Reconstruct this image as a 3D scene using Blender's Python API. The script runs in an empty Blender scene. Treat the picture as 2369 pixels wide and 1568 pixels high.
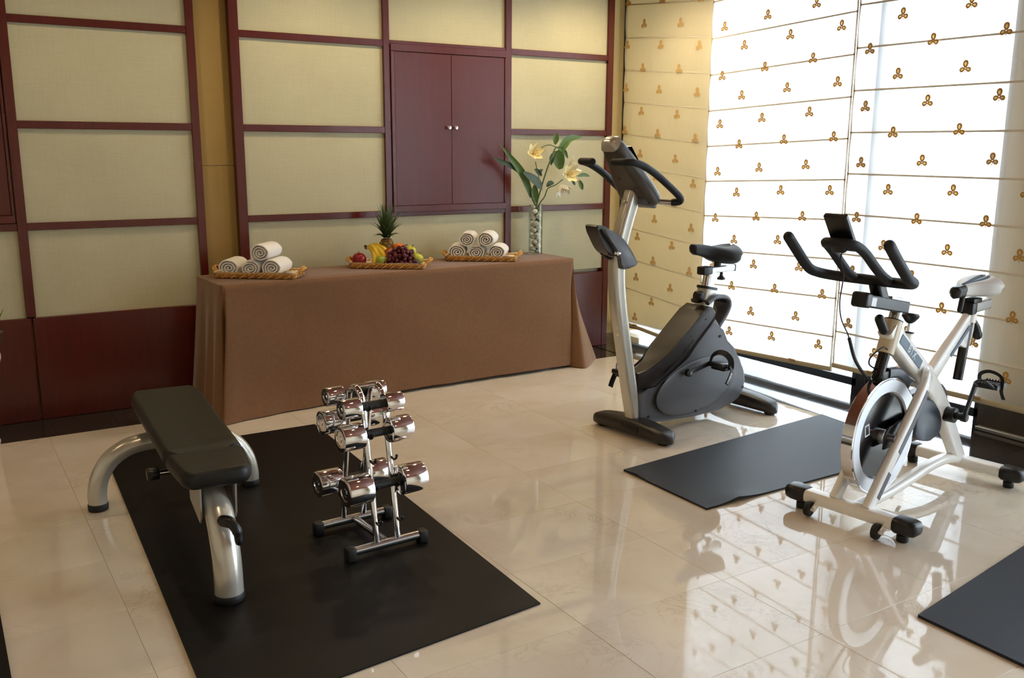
import bpy, bmesh, math, random
from mathutils import Vector, Matrix, Euler
random.seed(7)
SC = bpy.context.scene
COL = SC.collection
PI = math.pi

# ------------------------------------------------------------------ camera
cam_d = bpy.data.cameras.new('camera')
cam = bpy.data.objects.new('camera', cam_d)
COL.objects.link(cam)
_yaw, _pit, _rol = math.radians(32.12429665), math.radians(11.67912651), math.radians(0.29567284)
f0 = Vector((math.sin(_yaw), math.cos(_yaw), 0)); r0 = Vector((math.cos(_yaw), -math.sin(_yaw), 0)); u0 = Vector((0, 0, 1))
fw = f0 * math.cos(_pit) - u0 * math.sin(_pit)
up = u0 * math.cos(_pit) + f0 * math.sin(_pit)
cr = r0 * math.cos(_rol) + up * math.sin(_rol)
cu = -r0 * math.sin(_rol) + up * math.cos(_rol)
m = Matrix((cr, cu, -fw)).transposed().to_4x4()
m.translation = (0, 0, 1.5)
cam.matrix_world = m
cam_d.sensor_width = 36.0
cam_d.lens = 2153.161 / 2369 * 36
cam_d.clip_start = 0.02
cam_d.clip_end = 200
SC.camera = cam

# ------------------------------------------------------------------ light and exposure
SKY = 8.0
DOWN = 15.0
SC.view_settings.view_transform = 'Standard'
SC.view_settings.look = 'None'
SC.view_settings.gamma = 1.0
SC.view_settings.use_curve_mapping = False
SC.view_settings.exposure = 0.80
w = bpy.data.worlds.new('World'); SC.world = w; w.use_nodes = True
bg = w.node_tree.nodes['Background']
bg.inputs[0].default_value = (0.80, 0.90, 1.0, 1); bg.inputs[1].default_value = SKY
SC.cycles.max_bounces = 10
SC.cycles.diffuse_bounces = 5
SC.cycles.glossy_bounces = 5
SC.cycles.transmission_bounces = 8
SC.cycles.transparent_max_bounces = 16
SC.cycles.caustics_reflective = False
SC.cycles.caustics_refractive = False
SC.cycles.sample_clamp_indirect = 6.0
SC.cycles.use_denoising = True

def area(name, loc, rot, sx, sy, power, col, portal=False):
    d = bpy.data.lights.new(name, 'AREA'); d.shape = 'RECTANGLE'; d.size = sx; d.size_y = sy
    d.energy = power; d.color = col
    o = bpy.data.objects.new(name, d); COL.objects.link(o); o.location = loc; o.rotation_euler = rot
    if portal: d.cycles.is_portal = True
    return o
# portals only guide the sampling of the sky through the window openings
area('sky_portal', (4.9, 4.35, 1.36), (0, PI / 2, 0), 2.7, 3.1, 1, (1, 1, 1), True)
area('sky_portal', (4.9, 0.3, 1.36), (0, PI / 2, 0), 2.7, 3.4, 1, (1, 1, 1), True)
LAMPS = [(0.75, 4.75, .85), (2.05, 4.95, 1.15), (3.1, 4.95, 1.3), (4.05, 5.0, 1.7), (0.4, 2.6, .9), (2.2, 2.7, .15), (3.6, 3.3, .4), (-0.9, 3.6, .7), (0.4, 0.6, .5), (2.4, 0.6, .15)]
for lx, ly, lk in LAMPS:
    d = bpy.data.lights.new('downlight_lamp', 'SPOT'); d.energy = DOWN * lk; d.color = (1.0, 0.79, 0.47)
    d.spot_size = math.radians(160); d.spot_blend = 0.7; d.shadow_soft_size = 0.06
    o = bpy.data.objects.new('downlight_lamp', d); COL.objects.link(o); o.location = (lx, ly, 2.72)

# ------------------------------------------------------------------ materials
def lin(c):
    return tuple((x / 12.92 if x <= 0.04045 else ((x + 0.055) / 1.055) ** 2.4) for x in (v / 255.0 for v in c))
MATS = {}
def mat(name, rgb, rough=0.5, metal=0.0, spec=0.5, coat=0.0, sheen=0.0, noise=None, bump=None, sub=0.0):
    """rgb in sRGB 0..255; noise=(scale, amount[, stretch]); bump=(scale, strength)"""
    mt = bpy.data.materials.new(name); mt.use_nodes = True
    nt = mt.node_tree; b = nt.nodes['Principled BSDF']
    c = lin(rgb)
    b.inputs['Base Color'].default_value = (*c, 1)
    b.inputs['Roughness'].default_value = rough
    b.inputs['Metallic'].default_value = metal
    b.inputs['Specular IOR Level'].default_value = spec
    if coat: b.inputs['Coat Weight'].default_value = coat; b.inputs['Coat Roughness'].default_value = 0.08
    if sheen: b.inputs['Sheen Weight'].default_value = sheen; b.inputs['Sheen Roughness'].default_value = 0.4
    if sub: b.inputs['Subsurface Weight'].default_value = sub; b.inputs['Subsurface Radius'].default_value = (.02, .012, .006)
    if noise or bump:
        geo = nt.nodes.new('ShaderNodeTexCoord')
    if noise:
        mp = nt.nodes.new('ShaderNodeMapping'); nt.links.new(geo.outputs['Object'], mp.inputs[0])
        if len(noise) > 2: mp.inputs['Scale'].default_value = noise[2]
        n = nt.nodes.new('ShaderNodeTexNoise'); n.inputs['Scale'].default_value = noise[0]; n.inputs['Detail'].default_value = 5
        nt.links.new(mp.outputs[0], n.inputs[0])
        r = nt.nodes.new('ShaderNodeMix'); r.data_type = 'RGBA'
        a = noise[1]
        r.inputs[6].default_value = (*[x * (1 - a) for x in c], 1)
        r.inputs[7].default_value = (*[min(1, x * (1 + a)) for x in c], 1)
        nt.links.new(n.outputs[0], r.inputs[0]); nt.links.new(r.outputs[2], b.inputs['Base Color'])
    if bump:
        n2 = nt.nodes.new('ShaderNodeTexNoise'); n2.inputs['Scale'].default_value = bump[0]; n2.inputs['Detail'].default_value = 3
        nt.links.new(geo.outputs['Object'], n2.inputs[0])
        bp = nt.nodes.new('ShaderNodeBump'); bp.inputs['Strength'].default_value = bump[1]; bp.inputs['Distance'].default_value = 0.005
        nt.links.new(n2.outputs[0], bp.inputs['Height']); nt.links.new(bp.outputs[0], b.inputs['Normal'])
    MATS[name] = mt
    return mt

def ramp_node(nt, stops):
    r = nt.nodes.new('ShaderNodeValToRGB')
    while len(r.color_ramp.elements) < len(stops): r.color_ramp.elements.new(0.5)
    for e, (p, c) in zip(r.color_ramp.elements, stops):
        e.position = p; e.color = (*lin(c), 1)
    return r

def marble(name, stops, rough, vein, tone=0.05):
    mt = bpy.data.materials.new(name); mt.use_nodes = True; nt = mt.node_tree; L = nt.links; b = nt.nodes['Principled BSDF']
    geo = nt.nodes.new('ShaderNodeNewGeometry'); oi = nt.nodes.new('ShaderNodeObjectInfo')
    off = nt.nodes.new('ShaderNodeVectorMath'); off.operation = 'SCALE'; off.inputs[0].default_value = (37, 71, 0)
    L.new(oi.outputs['Random'], off.inputs['Scale'])
    ad = nt.nodes.new('ShaderNodeVectorMath'); ad.operation = 'ADD'
    L.new(geo.outputs['Position'], ad.inputs[0]); L.new(off.outputs[0], ad.inputs[1])
    n = nt.nodes.new('ShaderNodeTexNoise'); n.inputs['Scale'].default_value = 2.6; n.inputs['Detail'].default_value = 8; n.inputs['Roughness'].default_value = 0.6; n.inputs['Distortion'].default_value = 0.6
    L.new(ad.outputs[0], n.inputs[0])
    r = ramp_node(nt, stops); L.new(n.outputs[0], r.inputs[0])
    v = nt.nodes.new('ShaderNodeTexNoise'); v.inputs['Scale'].default_value = 3.2; v.inputs['Detail'].default_value = 12; v.inputs['Roughness'].default_value = 0.72; v.inputs['Distortion'].default_value = 1.6
    L.new(ad.outputs[0], v.inputs[0])
    s = nt.nodes.new('ShaderNodeMath'); s.operation = 'SUBTRACT'; s.inputs[1].default_value = 0.5; L.new(v.outputs[0], s.inputs[0])
    a = nt.nodes.new('ShaderNodeMath'); a.operation = 'ABSOLUTE'; L.new(s.outputs[0], a.inputs[0])
    mr = nt.nodes.new('ShaderNodeMapRange'); mr.inputs[1].default_value = 0.0; mr.inputs[2].default_value = 0.018; mr.inputs[3].default_value = 1; mr.inputs[4].default_value = 0
    L.new(a.outputs[0], mr.inputs[0])
    n3 = nt.nodes.new('ShaderNodeTexNoise'); n3.inputs['Scale'].default_value = 1.7; L.new(ad.outputs[0], n3.inputs[0])
    mr2 = nt.nodes.new('ShaderNodeMapRange'); mr2.inputs[1].default_value = 0.5; mr2.inputs[2].default_value = 0.68; L.new(n3.outputs[0], mr2.inputs[0])
    mu = nt.nodes.new('ShaderNodeMath'); mu.operation = 'MULTIPLY'; L.new(mr.outputs[0], mu.inputs[0]); L.new(mr2.outputs[0], mu.inputs[1])
    mu2 = nt.nodes.new('ShaderNodeMath'); mu2.operation = 'MULTIPLY'; mu2.inputs[1].default_value = 0.4; L.new(mu.outputs[0], mu2.inputs[0])
    mx = nt.nodes.new('ShaderNodeMix'); mx.data_type = 'RGBA'; L.new(mu2.outputs[0], mx.inputs[0]); L.new(r.outputs[0], mx.inputs[6]); mx.inputs[7].default_value = (*lin(vein), 1)
    tn = nt.nodes.new('ShaderNodeMapRange'); tn.inputs[3].default_value = 1 - tone; tn.inputs[4].default_value = 1 + tone; L.new(oi.outputs['Random'], tn.inputs[0])
    hs = nt.nodes.new('ShaderNodeHueSaturation'); L.new(tn.outputs[0], hs.inputs['Value']); L.new(mx.outputs[2], hs.inputs['Color'])
    L.new(hs.outputs[0], b.inputs['Base Color'])
    b.inputs['Roughness'].default_value = rough
    MATS[name] = mt
marble('floor_marble', [(0.3, (212, 199, 177)), (0.5, (220, 208, 189)), (0.72, (227, 217, 202))], 0.035, (140, 118, 86), 0.025)
marble('border_stone', [(0.3, (42, 39, 37)), (0.6, (58, 54, 51)), (0.8, (76, 72, 68))], 0.07, (120, 112, 104), 0.12)
mat('grout', (200, 186, 160), 0.4)
mat('dark_grout', (96, 84, 70), 0.7)
def linen(name, rgb):
    mt = mat(name, rgb, 0.75, spec=0.25)
    nt = mt.node_tree; b = nt.nodes['Principled BSDF']; L = nt.links
    tc = nt.nodes.new('ShaderNodeTexCoord')
    c = lin(rgb); prev = None
    outs = []
    for sc in ((14, 14, 420), (420, 14, 14)):
        mp = nt.nodes.new('ShaderNodeMapping'); mp.inputs['Scale'].default_value = sc; L.new(tc.outputs['Object'], mp.inputs[0])
        n = nt.nodes.new('ShaderNodeTexNoise'); n.inputs['Scale'].default_value = 1.0; n.inputs['Detail'].default_value = 2; L.new(mp.outputs[0], n.inputs[0]); outs.append(n)
    ad = nt.nodes.new('ShaderNodeMath'); ad.operation = 'ADD'; L.new(outs[0].outputs[0], ad.inputs[0]); L.new(outs[1].outputs[0], ad.inputs[1])
    big = nt.nodes.new('ShaderNodeTexNoise'); big.inputs['Scale'].default_value = 3.0; L.new(tc.outputs['Object'], big.inputs[0])
    ad2 = nt.nodes.new('ShaderNodeMath'); ad2.operation = 'ADD'; L.new(ad.outputs[0], ad2.inputs[0]); L.new(big.outputs[0], ad2.inputs[1])
    mr = nt.nodes.new('ShaderNodeMapRange'); mr.inputs[1].default_value = 0.9; mr.inputs[2].default_value = 2.1; mr.inputs[3].default_value = 0.88; mr.inputs[4].default_value = 1.10; L.new(ad2.outputs[0], mr.inputs[0])
    hs = nt.nodes.new('ShaderNodeHueSaturation'); hs.inputs['Color'].default_value = (*c, 1); L.new(mr.outputs[0], hs.inputs['Value']); L.new(hs.outputs[0], b.inputs['Base Color'])
    bp = nt.nodes.new('ShaderNodeBump'); bp.inputs['Strength'].default_value = 0.25; bp.inputs['Distance'].default_value = 0.001; L.new(ad.outputs[0], bp.inputs['Height']); L.new(bp.outputs[0], b.inputs['Normal'])
linen('linen', (194, 189, 158))
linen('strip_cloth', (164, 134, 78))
mat('mahogany', (84, 24, 15), 0.26, spec=0.45, coat=0.1, noise=(6, 0.28, (9, 9, 0.6)))
mat('mahogany_door', (84, 26, 18), 0.30, spec=0.45, coat=0.08, noise=(5, 0.22, (7, 7, 0.5)))
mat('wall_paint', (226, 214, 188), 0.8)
mat('ceiling_paint', (120, 66, 44), 0.5, noise=(5, 0.2, (8, 1, 1)))
mat('stone_base', (78, 72, 66), 0.35, noise=(9, 0.3))
mat('cloth_brown', (130, 96, 70), 0.9, spec=0.15, sheen=0.35, noise=(60, 0.14), bump=(220, 0.25))
mat('cloth_pale', (206, 180, 168), 0.9, spec=0.15)
mat('frame_navy', (40, 47, 58), 0.35)
mat('pillar_grey', (190, 194, 206), 0.7)
mat('alu', (196, 198, 200), 0.3, metal=0.8)
mat('rod_beige', (196, 186, 158), 0.5)
mat('rod_clip', (170, 140, 92), 0.5)
mat('pavement_outside', (214, 212, 206), 0.8, noise=(3, 0.08))
mat('white_towel', (240, 237, 232), 0.95, spec=0.1, sheen=0.25, bump=(420, 0.5))
mat('white_linen', (236, 228, 214), 0.9, spec=0.1)
mat('wicker', (196, 146, 74), 0.55, noise=(90, 0.35))
mat('wicker_dark', (150, 100, 44), 0.6, noise=(90, 0.35))
mat('chrome', (235, 235, 238), 0.07, metal=1.0)
mat('brushed', (214, 217, 222), 0.34, metal=0.7)
mat('steel', (190, 192, 196), 0.22, metal=1.0)
mat('rubber', (16, 16, 17), 0.55)
mat('grip_foam', (13, 14, 20), 0.6)
mat('black_plastic', (14, 14, 16), 0.35)
mat('vinyl', (27, 26, 24), 0.45, spec=0.35, bump=(300, 0.1))
mat('exercise_mat', (12, 11, 12), 0.5, spec=0.22, noise=(30, 0.1), bump=(90, 0.08))
mat('slate_mat', (38, 42, 51), 0.5, spec=0.28, noise=(30, 0.1), bump=(70, 0.06))
mat('silver_paint', (204, 200, 190), 0.27, metal=0.5)
mat('grey_plastic', (88, 90, 96), 0.34)
mat('brown_plastic', (40, 34, 31), 0.36, spec=0.4)
mat('console_plastic', (76, 70, 63), 0.36)
mat('foot_plastic', (44, 40, 39), 0.35)
mat('white_paint', (246, 245, 241), 0.22, coat=0.4)
mat('cream_paint', (214, 200, 172), 0.25, coat=0.3)
mat('decal_blue', (92, 112, 134), 0.4)
mat('decal_grey', (92, 92, 100), 0.4)
mat('decal_white', (236, 240, 246), 0.4)
mat('saddle_grey', (206, 202, 196), 0.4)
mat('guard_blue', (62, 70, 82), 0.3)
mat('disc_black', (10, 10, 14), 0.16)
mat('apple_red', (132, 16, 22), 0.22, noise=(14, 0.4))
mat('apple_green', (188, 190, 62), 0.3, noise=(16, 0.18))
mat('pear_green', (138, 154, 48), 0.35, noise=(20, 0.2))
mat('banana_skin', (214, 178, 36), 0.45, noise=(24, 0.16))
mat('stem_brown', (74, 52, 26), 0.7)
mat('orange_skin', (236, 118, 22), 0.4, bump=(300, 0.3))
mat('mango_skin', (150, 74, 36), 0.35, noise=(12, 0.55))
mat('grape_skin', (86, 22, 34), 0.2, noise=(60, 0.45), sub=0.1)
mat('plum_skin', (52, 16, 34), 0.25)
mat('pine_rind', (118, 84, 30), 0.6, noise=(46, 0.75))
mat('pine_eye', (186, 150, 60), 0.6, noise=(60, 0.5))
mat('pine_leaf', (70, 92, 52), 0.45, noise=(30, 0.4))
mat('leaf_green', (74, 104, 40), 0.4, noise=(16, 0.35))
mat('leaf_dark', (44, 66, 32), 0.4, noise=(16, 0.35))
mat('stem_green', (70, 88, 40), 0.5)
mat('petal_cream', (246, 238, 190), 0.6)
mat('petal_white', (244, 240, 226), 0.6)
mat('stamen', (196, 150, 40), 0.6)
mat('pebble_white', (222, 216, 204), 0.5, noise=(20, 0.1))
mat('pebble_dark', (74, 86, 58), 0.6, noise=(20, 0.3))
mat('knob_white', (240, 238, 234), 0.15)

def node_mat(name):
    mt = bpy.data.materials.new(name); mt.use_nodes = True; nt = mt.node_tree; nt.nodes.clear()
    MATS[name] = mt
    return mt, nt, nt.nodes.new('ShaderNodeOutputMaterial')
def thin_glass(name, tint, refl):
    mt, nt, out = node_mat(name)
    t = nt.nodes.new('ShaderNodeBsdfTransparent'); t.inputs[0].default_value = (*tint, 1)
    g = nt.nodes.new('ShaderNodeBsdfGlossy'); g.inputs['Roughness'].default_value = 0.02
    lw = nt.nodes.new('ShaderNodeFresnel'); lw.inputs[0].default_value = 1.45
    mu = nt.nodes.new('ShaderNodeMath'); mu.operation = 'MULTIPLY'; mu.inputs[1].default_value = refl; nt.links.new(lw.outputs[0], mu.inputs[0])
    mx = nt.nodes.new('ShaderNodeMixShader'); nt.links.new(mu.outputs[0], mx.inputs[0]); nt.links.new(t.outputs[0], mx.inputs[1]); nt.links.new(g.outputs[0], mx.inputs[2])
    nt.links.new(mx.outputs[0], out.inputs[0])
thin_glass('window_glass', (0.97, 0.99, 1.0), 0.8)
thin_glass('vase_glass', (0.95, 0.975, 0.96), 0.55)
def sheer(name, diff, trans, f_trans, f_clear, weave=True):
    mt, nt, out = node_mat(name); L = nt.links
    d = nt.nodes.new('ShaderNodeBsdfDiffuse'); d.inputs[0].default_value = (*lin(diff), 1)
    t = nt.nodes.new('ShaderNodeBsdfTranslucent'); t.inputs[0].default_value = (*lin(trans), 1)
    m1 = nt.nodes.new('ShaderNodeMixShader'); m1.inputs[0].default_value = f_trans; L.new(d.outputs[0], m1.inputs[1]); L.new(t.outputs[0], m1.inputs[2])
    if f_clear > 0:
        c = nt.nodes.new('ShaderNodeBsdfTransparent')
        m2 = nt.nodes.new('ShaderNodeMixShader'); L.new(m1.outputs[0], m2.inputs[1]); L.new(c.outputs[0], m2.inputs[2])
        m2.inputs[0].default_value = f_clear
        if weave:
            tc = nt.nodes.new('ShaderNodeTexCoord'); mp = nt.nodes.new('ShaderNodeMapping'); mp.inputs['Scale'].default_value = (1, 240, 8); L.new(tc.outputs['Object'], mp.inputs[0])
            n = nt.nodes.new('ShaderNodeTexNoise'); n.inputs['Scale'].default_value = 1; L.new(mp.outputs[0], n.inputs[0])
            mr = nt.nodes.new('ShaderNodeMapRange'); mr.inputs[1].default_value = 0.3; mr.inputs[2].default_value = 0.7; mr.inputs[3].default_value = f_clear * 0.75; mr.inputs[4].default_value = f_clear * 1.25
            L.new(n.outputs[0], mr.inputs[0]); L.new(mr.outputs[0], m2.inputs[0])
        L.new(m2.outputs[0], out.inputs[0])
    else:
        L.new(m1.outputs[0], out.inputs[0])
sheer('blind_fabric', (238, 232, 214), (250, 250, 250), 0.6, 0.12)
sheer('blind_seam', (236, 232, 220), (240, 240, 240), 0.03, 0.0)
sheer('motif_thread', (196, 156, 92), (206, 130, 30), 0.035, 0.0)
sheer('motif_frontlit', (222, 192, 140), (206, 150, 60), 0.035, 0.0)  # same thread in a paler copy, front lighting put into the colour
sheer('motif_fill', (226, 200, 150), (240, 205, 110), 0.2, 0.0, False)
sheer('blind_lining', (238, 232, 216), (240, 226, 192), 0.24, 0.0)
mt, nt, out = node_mat('lamp_glow')
e = nt.nodes.new('ShaderNodeEmission'); e.inputs[0].default_value = (1, 0.8, 0.55, 1); e.inputs[1].default_value = 6; nt.links.new(e.outputs[0], out.inputs[0])

# ------------------------------------------------------------------ object helpers
def finish(o, label=None, cat=None, group=None, kind=None):
    if label: o['label'] = label
    if cat: o['category'] = cat
    if group: o['group'] = group
    if kind: o['kind'] = kind
    return o
def thing(name, label, cat, loc=(0, 0, 0), rz=0.0, group=None):
    o = bpy.data.objects.new(name, None); COL.objects.link(o); o.empty_display_size = 0.05
    o.location = loc; o.rotation_euler = (0, 0, rz)
    return finish(o, label, cat, group)
def mesh_of(name, bm, mt, ang=35, flat=False):
    bmesh.ops.recalc_face_normals(bm, faces=bm.faces)
    me = bpy.data.meshes.new(name); bm.to_mesh(me); bm.free()
    me.materials.append(MATS[mt])
    if not flat:
        me.polygons.foreach_set('use_smooth', [True] * len(me.polygons))
        me.set_sharp_from_angle(angle=math.radians(ang))
    return me
def obj(name, bm, mt, parent=None, loc=None, rot=None, ang=35, flat=False):
    me = bm if isinstance(bm, bpy.types.Mesh) else mesh_of(name, bm, mt, ang, flat)
    o = bpy.data.objects.new(name, me); COL.objects.link(o)
    if parent is not None: o.parent = parent
    if loc is not None: o.location = loc
    if rot is not None: o.rotation_euler = rot
    return o
def struct(name, bm, mt, loc=None):
    o = obj(name, bm, mt, None, loc); o['kind'] = 'structure'; return o
def copy_tree(o, parent=None):
    c = o.copy(); COL.objects.link(c); c.parent = parent
    for ch in list(o.children): copy_tree(ch, c)
    return c
def B(): return bmesh.new()
def box(bm, c, s, bev=0.0, seg=2, rot=None):
    M = Matrix.Translation(c)
    if rot is not None: M = M @ Euler(rot).to_matrix().to_4x4()
    M = M @ Matrix.Diagonal((s[0], s[1], s[2], 1))
    r = bmesh.ops.create_cube(bm, size=1.0, matrix=M)
    if bev > 0:
        es = list({e for v in r['verts'] for e in v.link_edges})
        bmesh.ops.bevel(bm, geom=es, offset=bev, segments=seg, profile=0.5, affect='EDGES')
    return bm
def bx(lo, hi, bev=0.0, seg=2):
    return box(B(), [(a + b) / 2 for a, b in zip(lo, hi)], [abs(b - a) for a, b in zip(lo, hi)], bev, seg)
def loft(bm, rings, cap=True, closed=False):
    vs = [[bm.verts.new(p) for p in r] for r in rings]
    n = len(vs[0]); k = len(vs)
    for i in range(k if closed else k - 1):
        a, b = vs[i], vs[(i + 1) % k]
        for j in range(n):
            bm.faces.new((a[j], a[(j + 1) % n], b[(j + 1) % n], b[j]))
    if cap and not closed:
        bm.faces.new(list(reversed(vs[0]))); bm.faces.new(vs[-1])
    return bm
def rrect(wd, hg, r, n=4):
    r = min(r, wd / 2 - 1e-5, hg / 2 - 1e-5); o = []
    for cx, cy, a0 in ((wd / 2 - r, hg / 2 - r, 0), (-wd / 2 + r, hg / 2 - r, PI / 2), (-wd / 2 + r, -hg / 2 + r, PI), (wd / 2 - r, -hg / 2 + r, 1.5 * PI)):
        for i in range(n + 1):
            a = a0 + PI / 2 * i / n; o.append((cx + r * math.cos(a), cy + r * math.sin(a)))
    return o
def cat(pts, k=6, closed=False):
    P = [Vector(p) for p in pts]; n = len(P); out = []
    rng = n if closed else n - 1
    for i in range(rng):
        p0 = P[(i - 1) % n] if (closed or i > 0) else P[0] * 2 - P[1]
        p1, p2 = P[i], P[(i + 1) % n]
        p3 = P[(i + 2) % n] if (closed or i + 2 < n) else P[-1] * 2 - P[-2]
        for j in range(k):
            t = j / k
            out.append(0.5 * ((2 * p1) + (p2 - p0) * t + (2 * p0 - 5 * p1 + 4 * p2 - p3) * t * t + (3 * p1 - p0 - 3 * p2 + p3) * t ** 3))
    if not closed: out.append(P[-1].copy())
    return out
def tube(bm, pts, r, seg=12, rect=None, upv=None, closed=False, cap=True, rnd=False):
    """sweep a round (r: number or list) or rounded-rect (w,h,rad: w along upv) section"""
    P = [Vector(p) for p in pts]; n = len(P)
    R = list(r) if isinstance(r, (list, tuple)) else [r] * n
    T = []
    for i in range(n):
        a = P[(i - 1) % n] if (closed or i > 0) else P[i]; b = P[(i + 1) % n] if (closed or i < n - 1) else P[i]
        T.append((b - a).normalized())
    if upv is None: upv = Vector((0, 0, 1)) if abs(T[0].z) < 0.9 else Vector((1, 0, 0))
    N = Vector(upv); N = (N - T[0] * N.dot(T[0])).normalized()
    rings = []
    for i in range(n):
        N = (N - T[i] * N.dot(T[i])).normalized(); Bn = T[i].cross(N)
        if rect:
            k = R[i] if R[i] else 1
            rings.append([P[i] + N * (x * k) + Bn * (y * k) for x, y in rrect(*rect)])
        else:
            rings.append([P[i] + (N * math.cos(2 * PI * j / seg) + Bn * math.sin(2 * PI * j / seg)) * R[i] for j in range(seg)])
    if rnd and not closed:
        def dome(c, t, ring):
            o = []
            rr = R[0] if c is P[0] else R[-1]
            dd = rr if not rect else min(rect[0], rect[1]) / 2
            for a in (0.45, 0.85, 1.2): o.append([c + t * (math.sin(a) * dd) + (q - c) * math.cos(a) for q in ring])
            return o
        rings = list(reversed(dome(P[0], -T[0], rings[0]))) + rings + dome(P[-1], T[-1], rings[-1])
    return loft(bm, rings, cap, closed)
def lathe(bm, prof, seg=24, M=None):
    """prof: (r,z) from bottom to top round local z"""
    rings = [[Vector((max(r, 1e-4) * math.cos(2 * PI * j / seg), max(r, 1e-4) * math.sin(2 * PI * j / seg), z)) for j in range(seg)] for r, z in prof]
    if M is not None: rings = [[M @ v for v in rg] for rg in rings]
    return loft(bm, rings)
def axisM(c, d):
    return Matrix.Translation(c) @ Vector((0, 0, 1)).rotation_difference(Vector(d).normalized()).to_matrix().to_4x4()
def cyl(bm, c, d, r, h, seg=20, bev=0.0):
    """cylinder centred at c with axis d"""
    p = [(r, -h / 2), (r, h / 2)] if bev <= 0 else [(r - bev, -h / 2), (r - bev * .3, -h / 2 + bev * .3), (r, -h / 2 + bev), (r, h / 2 - bev), (r - bev * .3, h / 2 - bev * .3), (r - bev, h / 2)]
    return lathe(bm, p, seg, axisM(c, d))
def ball(bm, c, rad, seg=16, rings=10, M=None):
    pr = []
    base = Matrix.Translation(c) @ (M.to_4x4() if M is not None else Matrix()) @ Matrix.Diagonal((rad[0], rad[1], rad[2], 1))
    pr = [(math.sin(PI * (i + .02) / (rings + .04)), -math.cos(PI * (i + .02) / (rings + .04))) for i in range(rings + 1)]
    return lathe(bm, pr, seg, base)
def prism(bm, outline, t0, t1, fn, bev=0.0, seg=2):
    """extrude a 2D outline between depths t0,t1; fn(x,y,t)->Vector"""
    a = [bm.verts.new(fn(x, y, t0)) for x, y in outline]; b = [bm.verts.new(fn(x, y, t1)) for x, y in outline]
    n = len(a); fs = []
    fa = bm.faces.new(list(reversed(a))); fb = bm.faces.new(b)
    for i in range(n): fs.append(bm.faces.new((a[i], a[(i + 1) % n], b[(i + 1) % n], b[i])))
    if bev > 0:
        es = list(fa.edges) + list(fb.edges)
        bmesh.ops.bevel(bm, geom=es, offset=bev, segments=seg, profile=0.5, affect='EDGES')
    return bm
def smooth2(pts, k=5, closed=True):
    return [(p.x, p.y) for p in cat([(x, y, 0) for x, y in pts], k, closed)]
def text(name, s, size, mt, parent, M, ext=0.0006):
    cu_ = bpy.data.curves.new(name, 'FONT'); cu_.body = s; cu_.size = size; cu_.extrude = ext; cu_.align_x = 'CENTER'; cu_.align_y = 'CENTER'
    cu_.materials.append(MATS[mt])
    tmp = bpy.data.objects.new(name, cu_); me = bpy.data.meshes.new_from_object(tmp); bpy.data.objects.remove(tmp)
    me.materials.clear(); me.materials.append(MATS[mt])
    o = bpy.data.objects.new(name, me); COL.objects.link(o)
    if parent is not None: o.parent = parent
    o.matrix_local = M
    return o

# ------------------------------------------------------------------ floor
X0, X1, Y0, YB, XW, ZC = -2.62, 4.75, -2.0, 5.59, 4.75, 2.75
fl = struct('floor', bx((X0 - .1, Y0 - .1, -0.12), (XW + .1, 6.1, -0.003)), 'grout')
def tile_mesh(nm, sx, sy, mt):
    return mesh_of(nm, box(B(), (0, 0, -0.006), (sx - .001, sy - .001, 0.012), 0.0004, 1), mt, 20)
tx, ty = 0.61, 0.435
tm = tile_mesh('floor_tile', tx, ty, 'floor_marble')
BX, BY = 4.24, 5.235
i = 0
for ix in range(-6, 7):
    xa = 0.43 + tx * (ix) ; xb = xa + tx
    if xa >= BX - .01: break
    xb = min(xb, BX)
    for jy in range(0, 17):
        yb = BY - ty * jy; ya = yb - ty
        if abs(xb - xa - tx) < 1e-6: o = obj('floor_tile', tm, None, fl)
        else: o = obj('floor_tile', tile_mesh('floor_tile', xb - xa, ty, 'floor_marble'), None, fl)
        o.location = ((xa + xb) / 2, (ya + yb) / 2, random.uniform(-.0002, .0002))
bw = 0.3155
bm_ = tile_mesh('border_tile', bw, 5.60 - BY, 'border_stone'); bm2 = tile_mesh('border_tile', XW - BX, bw, 'border_stone')
struct('trim_1', bx((X0, BY, -.02), (XW, 5.95, -0.0026)), 'dark_grout'); struct('trim_2', bx((BX, Y0, -.02), (XW, BY, -0.0026)), 'dark_grout')
x = 0.47 - bw * 10
while x + bw < BX + .1:
    obj('border_tile', bm_, None, fl, (x + bw / 2, (BY + 5.60) / 2, 0)); x += bw
y = BY
for k in range(25):
    if k < 2: obj('border_tile', bm2, None, fl, ((BX + XW) / 2, 5.60 + .3 - bw * (k + .5) - .0, 0)) if False else None
    y2 = 5.93 - bw * k
    obj('border_tile', bm2, None, fl, ((BX + XW) / 2 + .0, y2 - bw / 2, 0.0))

# ------------------------------------------------------------------ back wall with linen panels
wb = struct('wall_back', bx((X0, 5.66, 0), (4.375, 5.95, ZC)), 'wall_paint')
def wpart(nm, lo, hi, mt, bev=0.002):
    return obj(nm, bx(lo, hi, bev, 1), mt, wb)
RZ = [0.575, 1.067, 1.60, 2.132, 2.664]
def stile(xa, xb, z0=0.58, z1=ZC): wpart('stile', (xa, YB, z0), (xb, 5.67, z1), 'mahogany')
def rail(xa, xb, zc): wpart('rail', (xa, YB + .003, zc - .02), (xb, 5.66, zc + .02), 'mahogany')
def panel(xa, xb, za, zb):
    bm = bx((xa - .004, 5.612, za - .004), (xb + .004, 5.662, zb + .004), .002, 1); wpart_o = obj('linen_panel', bm, 'linen', wb); return wpart_o
def column(xa, xb, zs):
    for za, zb in zip(zs[:-1], zs[1:]): panel(xa, xb, za, zb)
R_ = [(.60, 1.047), (1.087, 1.58), (1.62, 2.112), (2.152, 2.644), (2.684, ZC)]
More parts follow.
